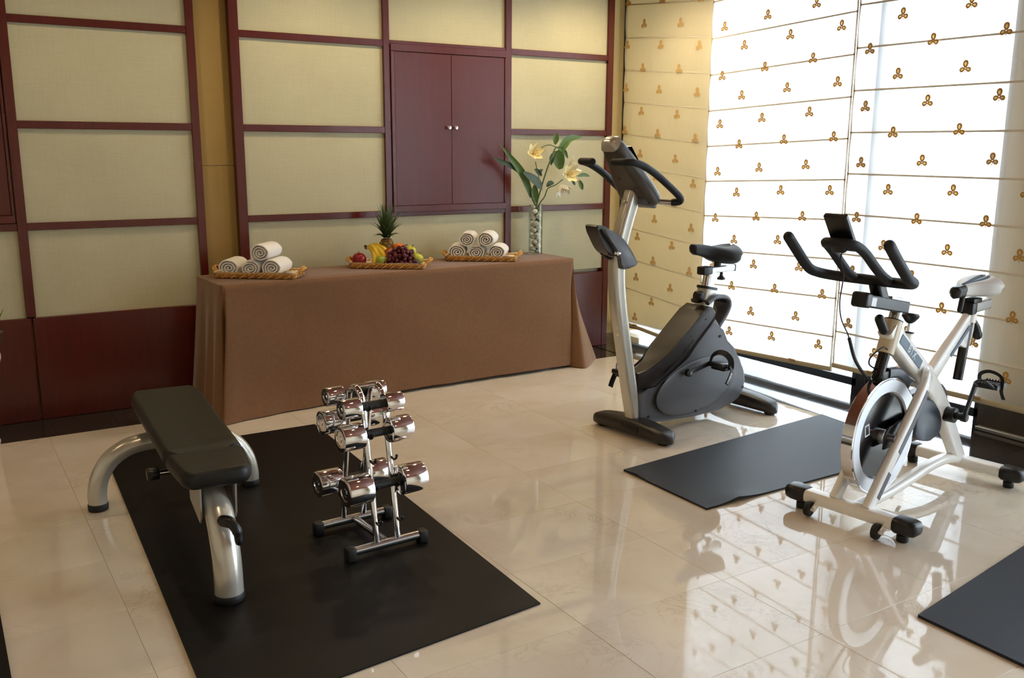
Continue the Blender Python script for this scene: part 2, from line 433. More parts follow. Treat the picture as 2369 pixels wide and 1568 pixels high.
# left bay
stile(0.408, 0.456); stile(1.345, 1.389, 0)
for zc in RZ[1:]: rail(0.456, 1.345, zc)
panel(0.456, 1.345, .577, 1.047)
for a, b in R_[1:]: panel(.456, 1.345, a, b)
for zc in (RZ[1], RZ[3], RZ[4]): rail(-.48, .408, zc)
panel(-.48, .408, .577, 1.047); panel(-.48, .408, 2.152, 2.644)
stile(-.52, -.48)
for a, b in R_: panel(-1.5, -.52, a - .02, b)
for zc in RZ[1:]: rail(-1.5, -.52, zc)
stile(-1.55, -1.5); panel(-2.6, -1.55, .577, ZC)
def wains(xa, xb): wpart('wainscot_panel', (xa, YB + .002, 0.0), (xb, 5.66, .575), 'mahogany', .004)
wains(.437, 1.345); wains(-.6, .431); wains(-2.6, -.606)
# recessed cloth strip between the two bays
for za, zb in ((0, .575), (.577, 1.38), (1.383, ZC)):
    wpart('cloth_strip', (1.389, 5.645, za), (1.60, 5.665, zb), 'strip_cloth', .001)
# right bay
stile(1.585, 1.64, 0); stile(2.546, 2.588, 1.087); stile(3.45, 3.497); stile(4.325, 4.375, 0)
rail(1.64, 3.45, RZ[1]); rail(1.64, 2.546, RZ[2]); rail(3.497, 4.325, RZ[1]); rail(3.497, 4.325, RZ[2])
for zc in (RZ[3], RZ[4]):
    rail(1.64, 2.546, zc); rail(3.497, 4.325, zc)
rail(2.588, 3.45, RZ[4])
rail(2.588, 3.45, RZ[3] + .0015)
panel(1.64, 3.45, .585, 1.047); panel(3.497, 4.325, .605, 1.047)
for a, b in R_[1:]: panel(1.64, 2.546, a, b); panel(3.497, 4.325, a, b)
panel(2.588, 3.45, 2.152, 2.644)
wains(1.64, 3.46); wains(3.466, 4.325)
# pocket beside the window
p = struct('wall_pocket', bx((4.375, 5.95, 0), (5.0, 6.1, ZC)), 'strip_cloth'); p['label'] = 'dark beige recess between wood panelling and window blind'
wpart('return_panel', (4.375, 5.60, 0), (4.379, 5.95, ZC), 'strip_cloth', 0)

def cupboard(xa, xb, za, zb, label, knob_x=None):
    t = thing('cupboard', label, 'cupboard', ((xa + xb) / 2, YB, za))
    W, H = xb - xa, zb - za
    def pc(nm, lo, hi, mt, bev=.002, par=t): return obj(nm, bx(lo, hi, bev, 1), mt, par)
    hw = W / 2
    pc('carcass', (-hw + .004, .012, .004), (hw - .004, .066, H - .004), 'mahogany')
    pc('frame_rail', (-hw, -.012, H - .046), (hw, .05, H - .001), 'mahogany'); pc('frame_rail', (-hw, -.012, 0.001), (hw, .05, .042), 'mahogany')
    pc('frame_stile', (-hw, -.012, .042), (-hw + .024, .05, H - .046), 'mahogany'); pc('frame_stile', (hw - .012, -.012, .042), (hw, .05, H - .046), 'mahogany')
    a, b = -hw + .026, hw - .014; mid = (a + b) / 2
    for s, (u, v) in ((1, (a, mid - .001)), (-1, (mid + .001, b))):
        d = pc('door', (u, -.006, .044), (v, .012, H - .048), 'mahogany_door', .0015)
        kx = (v - .028) if s == 1 else (u + .020)
        k = B(); M = axisM((kx, -.006, H * .515), (0, -1, 0)); lathe(k, [(.006, 0), (.005, .012), (.010, .016), (.0135, .022), (.011, .029), (.003, .031)], 16, M)
        obj('knob', k, 'chrome', d)
    return t
cupboard(2.590, 3.448, 1.074, 2.134, 'dark red wooden wall cupboard with two doors and round knobs above fruit tray')
cupboard(-.478, .400, 1.088, 2.112, 'dark wooden wall cupboard cut by the photo edge, left of panelling')

# ------------------------------------------------------------------ window wall
wr = struct('wall_right', bx((XW, 2.06, 0), (5.0, 2.78, ZC)), 'wall_paint'); wr.name = 'wall_right'
b0 = bx((4.742, 2.06, 0.03), (4.752, 2.787, .21), .002, 1); obj('stone_base', b0, 'stone_base', wr)
b0 = bx((4.738, 2.06, 0.004), (4.752, 2.79, .022), .002, 1); obj('base_strip', b0, 'alu', wr)
struct('wall_right_lintel', bx((XW, Y0, 2.72), (5.0, 5.95, ZC)), 'wall_paint')
struct('wall_right_near', bx((XW, Y0, 0), (5.0, -1.5, 2.72)), 'wall_paint')
def window(n, ya, yb, navy=True):
    t = bpy.data.objects.new('window_%d' % n, None); COL.objects.link(t); t['kind'] = 'structure'
    def pc(nm, lo, hi, mt, bev=.003): return obj(nm, bx(lo, hi, bev, 1), mt, t)
    pc('bottom_rail', (4.75, ya, .064), (4.80, yb, .114), 'frame_navy')
    pc('jamb', (4.75, ya, -.003), (4.80, ya + .035, 2.72), 'frame_navy'); pc('jamb', (4.75, yb - .035, -.003), (4.80, yb, 2.72), 'frame_navy')
    pc('top_rail', (4.75, ya + .035, 2.67), (4.80, yb - .035, 2.72), 'frame_navy')
    pc('lower_pane', (4.772, ya + .035, -.003), (4.776, yb - .035, .066), 'window_glass', 0)
    pc('pane', (4.772, ya + .035, .114), (4.776, yb - .035, 2.67), 'window_glass', 0)
    return t
window(1, 3.58, 5.95); window(2, 2.78, 3.515); window(3, -1.5, 2.06)
mu = struct('trim_3', bx((4.745, 3.515, 0), (4.80, 3.58, 2.72), .004, 1), 'frame_navy'); mu['label'] = 'dark window mullion behind the sheer blinds'
pl = struct('trim_4', bx((5.9, 4.22, -.03), (6.3, 4.5, 3.2), .01, 1), 'pillar_grey'); pl['label'] = 'pale grey pillar outside the window'
struct('pavement', bx((5.0, -6, -.2), (16, 14, -.03)), 'pavement_outside')

# ------------------------------------------------------------------ other walls and ceiling
struct('ceiling', bx((X0 - .1, Y0 - .1, ZC), (5.0, 6.1, ZC + .1)), 'ceiling_paint')
struct('wall_left', bx((X0 - .1, Y0, 0), (X0, 6.0, ZC)), 'wall_paint')
struct('wall_front', bx((X0, Y0 - .1, 0), (5.0, Y0, ZC)), 'wall_paint')
lamp0 = None
LAMP_AT = ['above the left end of the draped table', 'above the left towel tray', 'above the fruit tray', 'above the upright bike console', 'above the weight bench front leg', 'above the dumbbell rack', 'above the upright bike seat', 'by the left wall', 'behind the camera on the left', 'behind the camera towards the windows']
for k, (lx, ly, lk) in enumerate(LAMPS):
    if lamp0 is None:
        lamp0 = thing('ceiling_light', 'round recessed ceiling downlight ' + LAMP_AT[0], 'light', (lx, ly, ZC), 0, 'ceiling downlights')
        rb = B(); tube(rb, [(0.055 * math.cos(a * PI / 12), .055 * math.sin(a * PI / 12), -.004) for a in range(24)], .007, 8, closed=True); obj('trim_ring', rb, 'alu', lamp0)
        rb = B(); cyl(rb, (0, 0, -.001), (0, 0, 1), .047, .004, 24); obj('diffuser', rb, 'lamp_glow', lamp0)
    else:
        c = copy_tree(lamp0); c.location = (lx, ly, ZC); c['label'] = 'round recessed ceiling downlight ' + LAMP_AT[k]

# ------------------------------------------------------------------ roman blinds
def motif_meshes():
    def lobe(cx, cz, ang, ln, wd, n=14):
        pts = []
        for i in range(n):
            t = 2 * PI * i / n
            u = (1 - math.cos(t)) / 2 * ln; v = math.sin(t) * wd / 2 * (0.72 + 0.5 * math.sin(t / 2))
            pts.append((cx + u * math.cos(ang) - v * math.sin(ang), cz + u * math.sin(ang) + v * math.cos(ang)))
        return pts
    th = B(); fi = B()
    for cx, cz, ang, ln, wd in ((0, .003, PI / 2, .041, .030), (-.001, .001, PI * 1.10, .033, .025), (.001, .001, -PI * .10, .033, .025)):
        ou = lobe(cx, cz, ang, ln, wd); inn = lobe(cx + math.cos(ang) * ln * .26, cz + math.sin(ang) * ln * .26, ang, ln * .46, wd * .36)
        a = [th.verts.new((0, -x, z)) for x, z in ou]; b = [th.verts.new((0, -x, z)) for x, z in inn]
        for i in range(len(a)): th.faces.new((a[i], a[(i + 1) % len(a)], b[(i + 1) % len(a)], b[i]))
        fi.faces.new([fi.verts.new((.0004, -x, z)) for x, z in inn])
    for pts in ([(0, .0), (.001, -.012), (-.001, -.024)], [(-.008, -.006), (-.016, -.012), (-.022, -.022)], [(.006, -.006), (.010, -.012), (.012, -.014)]):
        for i in range(len(pts) - 1):
            (x0, z0), (x1, z1) = pts[i], pts[i + 1]; wd = .0022
            th.faces.new([th.verts.new((0, -(x), z)) for x, z in ((x0 - wd, z0), (x0 + wd, z0), (x1 + wd * .8, z1), (x1 - wd * .8, z1))])
    return mesh_of('leaf_motif', th, 'motif_thread', flat=True), mesh_of('motif_fill', fi, 'motif_fill', flat=True)
MOT, MFI = motif_meshes()
MOS = MOT.copy(); MOS.materials.clear(); MOS.materials.append(MATS['motif_frontlit'])  # lined blind gets the thread copy with front light in its colour
def blind(label, X, ya, yb, yref, slope, z_seam0, pitch, zbot, cols, lining=False, sh=0.0):
    """ya: far edge, yb: near edge; z shifts by slope*(Y-yref)"""
    t = thing('roman_blind', label, 'blind', (X, (ya + yb) / 2, 0))
    oy = (ya + yb) / 2
    Z = lambda Y, z: z + slope * (Y - yref)
    seams = []
    z = z_seam0
    while z + pitch < 2.70: z += pitch
    while z > zbot + .06: seams.append(z); z -= pitch
    zs = [2.735] + seams + [zbot]
    rows = []
    for a, b in zip(zs[:-1], zs[1:]):
        for k in range(6):
            tt = k / 6; rows.append((a + (b - a) * tt, -0.007 * math.sin(PI * tt)))
    rows.append((zbot, 0))
    bm = B(); nc = 22; g = []
    for z, dx in rows:
        g.append([bm.verts.new((dx + .002 * math.sin(7 * c / nc * PI + z * 2), ya + (yb - ya) * c / nc - oy, Z(ya + (yb - ya) * c / nc, z))) for c in range(nc + 1)])
    for i in range(len(g) - 1):
        for c in range(nc): bm.faces.new((g[i][c], g[i][c + 1], g[i + 1][c + 1], g[i + 1][c]))
    obj('fabric', bm, 'blind_fabric', t, ang=180)
    for z in seams:
        bm = B(); tube(bm, [(0.001, ya - oy, Z(ya, z)), (0.001, yb - oy, Z(yb, z))], 1, rect=(.011, .006, .002, 1), upv=(0, 0, 1)); obj('rod_pocket', bm, 'blind_seam', t)
    for yy in (ya, yb):
        bm = B(); s = -1 if yy == max(ya, yb) else 1
        tube(bm, [(0, yy + s * .006 - oy, Z(yy, zbot)), (0, yy + s * .006 - oy, Z(yy, 2.735))], 1, rect=(.012, .004, .001, 1), upv=(0, 1, 0)); obj('side_hem', bm, 'blind_seam', t)
    bm = B(); tube(bm, [(0, ya - oy, Z(ya, zbot)), (0, yb - oy, Z(yb, zbot))], 1, rect=(.03, .014, .004, 2), upv=(0, 0, 1)); obj('bottom_bar', bm, 'rod_beige', t)
    for f in (.22, .74):
        yy = ya + (yb - ya) * f; bm = box(B(), (-.004, yy - oy, Z(yy, zbot) + .012), (.02, .05, .016), .003, 1); obj('clip', bm, 'rod_clip', t)
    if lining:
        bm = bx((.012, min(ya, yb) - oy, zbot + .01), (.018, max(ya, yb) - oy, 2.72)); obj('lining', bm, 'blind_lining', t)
    k = 0
    for cy, z0 in cols:
        z = z0
        while z + .316 < 2.70: z += .316
        while z > zbot + .05:
            zz = z; r_ = Z(cy, zz) if slope == 0 else zz
            # follow the pillow of the cloth
            prev = [q for q in zs if q >= zz + 1e-6]; nxt = [q for q in zs if q <= zz - 1e-6]
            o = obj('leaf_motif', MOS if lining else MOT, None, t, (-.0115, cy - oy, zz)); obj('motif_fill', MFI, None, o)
            z -= .317
    return t
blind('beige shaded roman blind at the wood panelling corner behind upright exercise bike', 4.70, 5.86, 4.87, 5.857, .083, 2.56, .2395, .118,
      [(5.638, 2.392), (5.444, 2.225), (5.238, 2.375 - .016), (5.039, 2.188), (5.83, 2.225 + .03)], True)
blind('bright white roman blind with gold leaf pattern, in the middle behind upright bike seat', 4.66, 4.885, 3.70, 3.70, -.042, 2.272, .2385, .160,
      [(4.757, 2.281), (4.569, 2.147), (4.380, 2.315), (4.185, 2.177), (3.997, 2.341), (3.802, 2.192)])
blind('bright white roman blind with gold leaf pattern behind the white spinning bike', 4.655, 3.69, 2.42, 3.69, 0.0, 2.065, .2375, .190,
      [(3.590, 2.045), (3.393, 2.213), (3.195, 2.062), (2.995, 2.225), (2.796, 2.075), (2.60, 2.235), (3.01, 9)][:6])
blind('white roman blind beyond the photo edge near the camera', 4.655, 2.38, .95, 2.38, 0.0, 2.065, .2375, .190, [(2.2, 2.05), (1.8, 2.2), (1.4, 2.05)])

# ------------------------------------------------------------------ draped table
def tablecloth():
    A = math.radians(1.6); ca, sa = math.cos(A), math.sin(A); ox, oy = 1.31, 5.05
    Wd, Dp, H = 2.40, .455, .755
    def Wp(x, y, z): return Vector((ox + x * ca - y * sa, oy + x * sa + y * ca, z))
    inv = lambda X, Y: ((X - ox) * ca + (Y - oy) * sa, -(X - ox) * sa + (Y - oy) * ca)
    # (top x, top y, bottom X, bottom Y in world, bottom z)
    C = [(0, Dp, 1.235, 5.545, .02), (0, .36, 1.225, 5.42, .02), (0, .29, 1.262, 5.33, .02), (0, .20, 1.222, 5.24, .012), (0, .13, 1.262, 5.17, .012), (0, .06, 1.235, 5.09, .006), (0, .02, 1.295, 5.03, .006),
         (.010, 0, 1.40, 5.17, .004), (.022, 0, 1.35, 5.08, .004), (.03, 0, 1.262, 4.972, .004), (.06, 0, 1.300, 4.962, .004), (.15, 0, 1.42, 4.995, .006), (.40, 0, 1.71, 5.04, .008), (.70, 0, 2.01, 5.055, .012), (1.05, 0, 2.36, 5.075, .02),
         (1.5, 0, 2.81, 5.088, .022), (2.0, 0, 3.30, 5.098, .022), (2.25, 0, 3.57, 5.10, .02), (2.36, 0, 3.69, 5.112, .02), (2.385, 0, 3.70, 5.16, .012), (2.395, .003, 3.665, 5.20, .006),
         (Wd, .012, 3.735, 5.045, .004), (Wd, .03, 3.80, 5.055, .003), (Wd, .06, 3.92, 5.16, .003), (Wd, .12, 4.03, 5.27, .003), (Wd, .22, 4.02, 5.36, .01), (Wd, .34, 3.93, 5.45, .012), (Wd, Dp, 3.84, 5.545, .012)]
    top = cat([(c[0], c[1], 0) for c in C], 7); bot = cat([(c[2], c[3], c[4]) for c in C], 7)
    n = len(top); rows = 26; bm = B(); G = []
    for i in range(n):
        tx_, ty_ = min(max(top[i].x, 0), Wd), min(max(top[i].y, 0), Dp)
        a = Wp(tx_, ty_, H); b = bot[i]; col = []
        out = Vector((b.x - a.x, b.y - a.y, 0))
        for k in range(rows + 1):
            t = k / rows
            s = t ** 1.15
            p_ = Vector((a.x + out.x * s, a.y + out.y * s, H + (b.z - H) * t))
            if k == 0: p_.z = H
            if k == 1: p_.z -= .0
            rip = .007 * t * math.sin(tx_ * 19 + 3 * t) * math.sin(tx_ * 7.3 + 1.2) if ty_ < .001 and .2 < tx_ < 2.3 else 0
            rip += (.0045 * math.sin(t * 7 - tx_ * 6.5) * math.sin(PI * t) + .0035 * math.sin(t * 9 + tx_ * 23) * t * math.sin(tx_ * 2.1 + .8)) * (1 if ty_ < .001 else 0)
            nrm = Vector((sa, -ca, 0))
            p_ += nrm * rip
            if k == 0:
                cx, cy = (Wp(Wd / 2, Dp / 2, H) - p_).to_2d().normalized()
            col.append(bm.verts.new(p_))
        G.append(col)
    for i in range(n - 1):
        for k in range(rows): bm.faces.new((G[i][k], G[i + 1][k], G[i + 1][k + 1], G[i][k + 1]))
    # rounded rim then the top
    cen = Wp(Wd / 2, Dp / 2, H)
    ins = []
    for i in range(n):
        q = G[i][0].co; d = (cen - q); d.z = 0
        tx_, ty_ = min(max(top[i].x, 0.006), Wd - .006), min(max(top[i].y, 0.006), Dp)
        ins.append(bm.verts.new(Wp(tx_, ty_, H + .004)))
    for i in range(n - 1): bm.faces.new((ins[i], ins[i + 1], G[i + 1][0], G[i][0]))
    bm.faces.new(ins)
    bmesh.ops.remove_doubles(bm, verts=bm.verts, dist=1e-5)
    o = obj('tablecloth', bm, 'cloth_brown', ang=60)
    return finish(o, 'brown floor-length tablecloth draped over the long table against the panelled wall', 'tablecloth')
tablecloth()
TZ = .7595

# small draped stand at the photo's left edge
def left_stand():
    t = thing('pedestal', 'pale tapered pedestal holding a flower bowl, cut by the photo left edge', 'pedestal', (.015, 5.25, 0))
    bm = B(); lathe(bm, [(.16, 0), (.193, .003), (.196, .018), (.188, .03), (.184, .05), (.198, .2), (.222, .40), (.236, .448), (.236, .466), (.0, .467)], 48); obj('body', bm, 'cloth_pale', t, ang=40)
    v = thing('glass_bowl', 'small glass bowl with flowers at the photo left edge', 'vase', (.188, 5.25, .467))
    bm = B(); lathe(bm, [(.045, 0), (.05, .004), (.068, .05), (.085, .11), (.082, .11), (.064, .05), (.044, .01), (.0, .009)], 28); obj('bowl', bm, 'vase_glass', v)
    fl_ = thing('cut_flower', 'white flower with pale green leaf in the glass bowl at photo left edge', 'flower', (.192, 5.25, .477))
    bm = B(); tube(bm, cat([(0, 0, 0), (.005, 0, .06), (.03, 0, .12)], 5), .004, 8); obj('stem', bm, 'stem_green', fl_)
    for k in range(7):
        bm = petal(.075, .03, .4); obj('petal', bm, 'petal_white', fl_, (.03, 0, .12), (0, -.55, k * 2 * PI / 7))
    bm = petal(.11, .03, .3); obj('leaf', bm, 'leaf_green', fl_, (.035, 0, .12), (0, -.75, -.2))
def petal(ln, wd, curl, n=8, m=4):
    bm = B(); g = []
    for i in range(n + 1):
        t = i / n; w_ = wd * math.sin(PI * min(1, .06 + .94 * t)) ** .75 * (1 - .25 * t); 
        x = ln * t; z = curl * ln * t * t
        g.append([bm.verts.new((x, w_ * (j / m - .5), z + .25 * w_ * abs(2 * j / m - 1) ** 2)) for j in range(m + 1)])
    for i in range(n):
        for j in range(m): bm.faces.new((g[i][j], g[i + 1][j], g[i + 1][j + 1], g[i][j + 1]))
    return bm
left_stand()

# ------------------------------------------------------------------ trays, towels, fruit
TA = math.radians(-35)
def tray(label, FL, L=.46, D=.21):
    """FL: front-left corner in world xy; local x along the front edge, local y to the back"""
    t = thing('wicker_tray', label, 'tray', (FL[0], FL[1], TZ), TA, 'wicker trays on the brown tablecloth')
    obj('base', bx((.006, .006, 0), (L - .006, D - .006, .006), .003, 1), 'wicker_dark', t)
    def braid(z, r, ph):
        pts = []; per = rrect(L, D, .03, 5); P = [(x + L / 2, y + D / 2) for x, y in per]
        lens = [math.dist(P[i], P[(i + 1) % len(P)]) for i in range(len(P))]; T = sum(lens); N = 150
        for k in range(N):
            d = T * k / N; i = 0
            while d > lens[i]: d -= lens[i]; i += 1
            f = d / lens[i]; x = P[i][0] + (P[(i + 1) % len(P)][0] - P[i][0]) * f; y = P[i][1] + (P[(i + 1) % len(P)][1] - P[i][1]) * f
            a = 2 * PI * 25 * k / N + ph
            cx, cy = x - L / 2, y - D / 2; nn = math.hypot(cx, cy) or 1
            pts.append((x + cx / nn * .0045 * math.cos(a), y + cy / nn * .0045 * math.cos(a), z + .0055 * math.sin(a)))
        bm = B(); tube(bm, pts, r, 6, closed=True); return bm
    obj('braid', braid(.012, .0062, 0), 'wicker', t); obj('braid', braid(.012, .0062, PI), 'wicker_dark', t)
    obj('rim', braid(.026, .0055, .6), 'wicker', t); obj('rim', braid(.026, .0055, .6 + PI), 'wicker', t)
    for xx, s in ((0, -1), (L, 1)):
        bm = B(); tube(bm, cat([(xx, D * .28, .026), (xx + s * .028, D * .34, .045), (xx + s * .036, D * .5, .052), (xx + s * .028, D * .66, .045), (xx, D * .72, .026)], 6), .0075, 8)
        tube(bm, cat([(xx, D * .32, .026), (xx + s * .02, D * .38, .055), (xx + s * .028, D * .5, .06), (xx + s * .02, D * .62, .055), (xx, D * .68, .026)], 6), .006, 8)
        obj('handle', bm, 'wicker', t)
    return t
def tray_pt(FL, u, v, z): 
    return Vector((FL[0] + u * math.cos(TA) - v * math.sin(TA), FL[1] + u * math.sin(TA) + v * math.cos(TA), TZ + z))
T1, T2, T3 = (1.350, 5.325), (2.178, 5.352), (2.868, 5.392)
tray('wicker tray with four rolled white towels, at the table left end', T1)
tray('wicker tray heaped with fruit, in the middle of the brown tablecloth', T2)
tray('wicker tray with five rolled white towels, beside the glass vase', T3)
def liner(FL, label, L=.46, D=.21):
    bm = B(); nx, ny = 40, 16; g = []
    for i in range(nx + 1):
        r = []
        for j in range(ny + 1):
            x, y = i / nx * (L + .01) - .005, j / ny * (D + .01) - .005
            e = min(x, L - x, y, D - y); z = .0085 + (.030 * max(0, 1 - max(e, 0) / .022) ** 1.3) + .002 * math.sin(23 * x + 11 * y)
            r.append(bm.verts.new((x, y, max(z, .0075))))
        g.append(r)
    for i in range(nx):
        for j in range(ny): bm.faces.new((g[i][j], g[i + 1][j], g[i + 1][j + 1], g[i][j + 1]))
    o = obj('tray_liner', bm, 'white_linen', None, (FL[0], FL[1], TZ + .0), (0, 0, TA), ang=60)
    return finish(o, label, 'cloth', 'white cloths lining the trays')
liner(T1, 'white cloth lining the left wicker towel tray'); liner(T2, 'white cloth lining the fruit tray'); liner(T3, 'white cloth lining the right wicker towel tray')
def towel_mesh(r=.06, ln=.2, turns=3.4, th=.0125, sq=.86, seed=0):
    rnd = random.Random(seed); bm = B(); N = 96
    ph = rnd.uniform(0, 6); out, inn = [], []
    for i in range(N + 1):
        s = i / N; a = ph + turns * 2 * PI * s; ro = .008 + (r - .008) * s; w_ = 1 + .03 * math.sin(3 * a + ph) + .015 * math.sin(7 * a)
        pit = (r - .008) / turns
        for L_, rad in ((out, ro * w_), (inn, (ro - pit * .70) * w_)):
            rad = max(rad, .0015); L_.append((rad * math.cos(a), rad * math.sin(a) * sq))
    ys = [0, .004, .012, ln - .012, ln - .004, ln]; ins = [.0022, .0006, 0, 0, .0006, .0022]
    G = []
    for y, d in zip(ys, ins):
        ro_ = []
        for (x, z), (x2, z2) in zip(out, inn):
            dx, dz = x2 - x, z2 - z; q = math.hypot(dx, dz) or 1
            ro_.append((x + dx / q * d, y, z + dz / q * d, x2 - dx / q * d, z2 - dz / q * d))
        G.append([[bm.verts.new((a_, y_, b_)) for a_, y_, b_, _, _ in ro_], [bm.verts.new((c_, y_, e_)) for _, y_, _, c_, e_ in ro_]])
    for i in range(len(G) - 1):
        for side in (0, 1):
            A_, B_ = G[i][side], G[i + 1][side]
            for k in range(N): bm.faces.new((A_[k], A_[k + 1], B_[k + 1], B_[k]) if side else (A_[k], B_[k], B_[k + 1], A_[k + 1]))
        bm.faces.new((G[i][0][N], G[i + 1][0][N], G[i + 1][1][N], G[i][1][N])); bm.faces.new((G[i][0][0], G[i][1][0], G[i + 1][1][0], G[i + 1][0][0]))
    for e, sgn in ((0, 1), (-1, -1)):
        O, I = G[e]
        for k in range(N): bm.faces.new((O[k], O[k + 1], I[k + 1], I[k]))
    return mesh_of('rolled_towel', bm, 'white_towel', 50)
TW = [towel_mesh(seed=s, r=.061, sq=sq) for s, sq in ((1, .84), (2, .80), (3, .88))]
def towel(FL, u, v, z, k, dr, label, group):
    o = obj('rolled_towel', TW[k % 3], None, None, tray_pt(FL, u, v, z), (0, 0, TA + dr))
    finish(o, label, 'towel', group)
g1, g3 = 'rolled towels in the left tray', 'rolled towels in the right tray'
zb = .0615
towel(T1, .085, .004, zb - .002, 0, .02, 'rolled white towel at the left end of left tray', g1)
towel(T1, .208, .000, zb - .004, 1, -.03, 'rolled white towel in middle of bottom row, left tray', g1)
towel(T1, .332, .002, zb, 2, -.06, 'rolled white towel at right of bottom row, left tray', g1)
towel(T1, .270, -.004, zb + .086, 2, -.10, 'rolled white towel stacked alone on top in left tray', g1)
towel(T3, .075, .004, zb - .002, 0, .02, 'rolled white towel at left of bottom row, right tray', g3)
towel(T3, .198, .004, zb - .004, 1, -.02, 'rolled white towel in middle of bottom row, right tray', g3)
towel(T3, .336, .000, zb, 0, -.08, 'rolled white towel at right of bottom row, beside the vase', g3)
towel(T3, .137, .000, zb + .081, 1, -.04, 'rolled white towel on top row left, right tray', g3)
towel(T3, .264, -.006, zb + .083, 2, -.10, 'rolled white towel on top row right, right tray', g3)

def fruit_round(name, label, cat_, u, v, z, r, mt, sq=1.0, dimple=True, rot=(0, 0, 0), neck=0.0, stem=True):
    t = thing(name, label, cat_, tray_pt(T2, u, v, z)); t.rotation_euler = rot
    pr = []
    n = 18
    for i in range(n + 1):
        a = -PI / 2 + PI * (i + .03) / (n + .06)
        rr = math.cos(a) * r; zz = math.sin(a) * r * sq
        if dimple: zz -= .28 * r * math.exp(-((rr / r) / .28) ** 2) * (1 if a > 0 else -.4)
        if neck and a > 0: zz += neck * r * math.exp(-((rr / r) / .45) ** 2); rr *= 1 - .12 * math.sin(a)
        pr.append((rr, zz))
    bm = B(); lathe(bm, pr, 24); obj('flesh', bm, mt, t, ang=80)
    if stem:
        bm = B(); h = r * sq + neck * r
        tube(bm, [(0, 0, h - .3 * r * (1 if dimple else .1)), (.001, 0, h + .002), (.005, 0, h + .012)], .0022, 6); obj('stem', bm, 'stem_brown', t)
    return t
fruit_round('apple', 'shiny dark red apple at left of the fruit tray', 'apple', .052, .045, .052, .045, 'apple_red', .95, rot=(.25, -.2, 0))
fruit_round('pear', 'green pear at the front of the fruit tray', 'pear', .190, .035, .044, .037, 'pear_green', .95, False, (0, 1.2, -.3), .35)
fruit_round('mango', 'reddish brown mango behind the grapes', 'mango', .232, .10, .075, .044, 'mango_skin', 1.15, False, (.3, .5, .2), 0, False)
fruit_round('orange', 'round orange behind the grapes', 'orange', .288, .135, .112, .037, 'orange_skin', .97, True, (.2, .1, 0), 0, False)
fruit_round('apple', 'yellow-green apple beside the orange, upper one', 'apple', .355, .135, .096, .040, 'apple_green', .93, True, (.3, .3, 0))
fruit_round('apple', 'yellow-green apple at right end of the fruit tray', 'apple', .406, .105, .052, .039, 'apple_green', .93, True, (-.2, .5, 0))
fruit_round('plum', 'dark plum at right front of the fruit tray', 'plum', .402, .040, .036, .028, 'plum_skin', .98, True, (0, .4, 0), 0, False)
fruit_round('orange', 'orange at the tray back under the upper fruit', 'orange', .318, .158, .048, .036, 'orange_skin', .97, True, (0, 0, 0), 0, False)
def bananas():
    t = thing('banana_bunch', 'bunch of four yellow bananas beside the red apple', 'bananas', tray_pt(T2, .115, .10, .012), TA)
    crown = Vector((-.035, .05, .10))
    for k, (dx, dy, dz) in enumerate(((.066, -.062, .012), (.098, -.045, .028), (.12, -.006, .05), (.036, -.082, .004))):
        end = Vector((dx, dy, dz)); mid = (crown + end) / 2 + Vector((.012 + .004 * k, -.014, .046 - .006 * k))
        pts = cat([crown, crown + (mid - crown) * .5 + Vector((0, 0, .014)), mid, mid + (end - mid) * .55 + Vector((.006, -.004, .008)), end], 5)
        n = len(pts); rad = [.0175 * min(1, .34 + 2.2 * i / n) * (1 if i < n * .8 else max(.25, 1 - ((i / n - .8) / .2) ** 1.5 * .75)) for i in range(n)]
        bm = B(); tube(bm, pts, rad, 7); obj('banana', bm, 'banana_skin', t, ang=50)
        bm = B(); d = (pts[-1] - pts[-2]).normalized(); cyl(bm, pts[-1] + d * .003, d, .004, .008, 8); obj('tip', bm, 'stem_brown', t)
    bm = B(); tube(bm, [crown, crown + Vector((-.014, .01, .014))], [.013, .008], 8); obj('stalk', bm, 'stem_brown', t)
bananas()
def grapes():
    t = thing('grape_bunch', 'bunch of dark red grapes spilling over the tray front', 'grapes', tray_pt(T2, .315, .055, .012), TA)
    bm = B(); ball(bm, (0, 0, 0), (.0142, .0142, .0158), 12, 8); me = mesh_of('grape', bm, 'grape_skin', 80)
    rnd = random.Random(3); pts = []
    for tr in range(6000):
        x, y, z = rnd.uniform(-.115, .085), rnd.uniform(-.042, .05), rnd.uniform(.012, .125)
        hmax = .122 * (1 - ((x + .005) / .12) ** 2) * (1 - .35 * max(0, -y / .04))
        if z > hmax: continue
        if z < hmax - .034 and abs(y) < .03 and tr > 200: continue
        if all((x - a) ** 2 + (y - b) ** 2 + (z - c) ** 2 > .0225 ** 2 for a, b, c in pts): pts.append((x, y, z))
        if len(pts) >= 76: break
    for p_ in pts: obj('grape', me, None, t, p_, (rnd.uniform(-.6, .6), rnd.uniform(-.6, .6), 0))
    bm = B(); tube(bm, cat([(-.05, .02, .06), (0, .03, .115), (.03, .05, .13)], 5), .003, 6); obj('stalk', bm, 'stem_brown', t)
grapes()
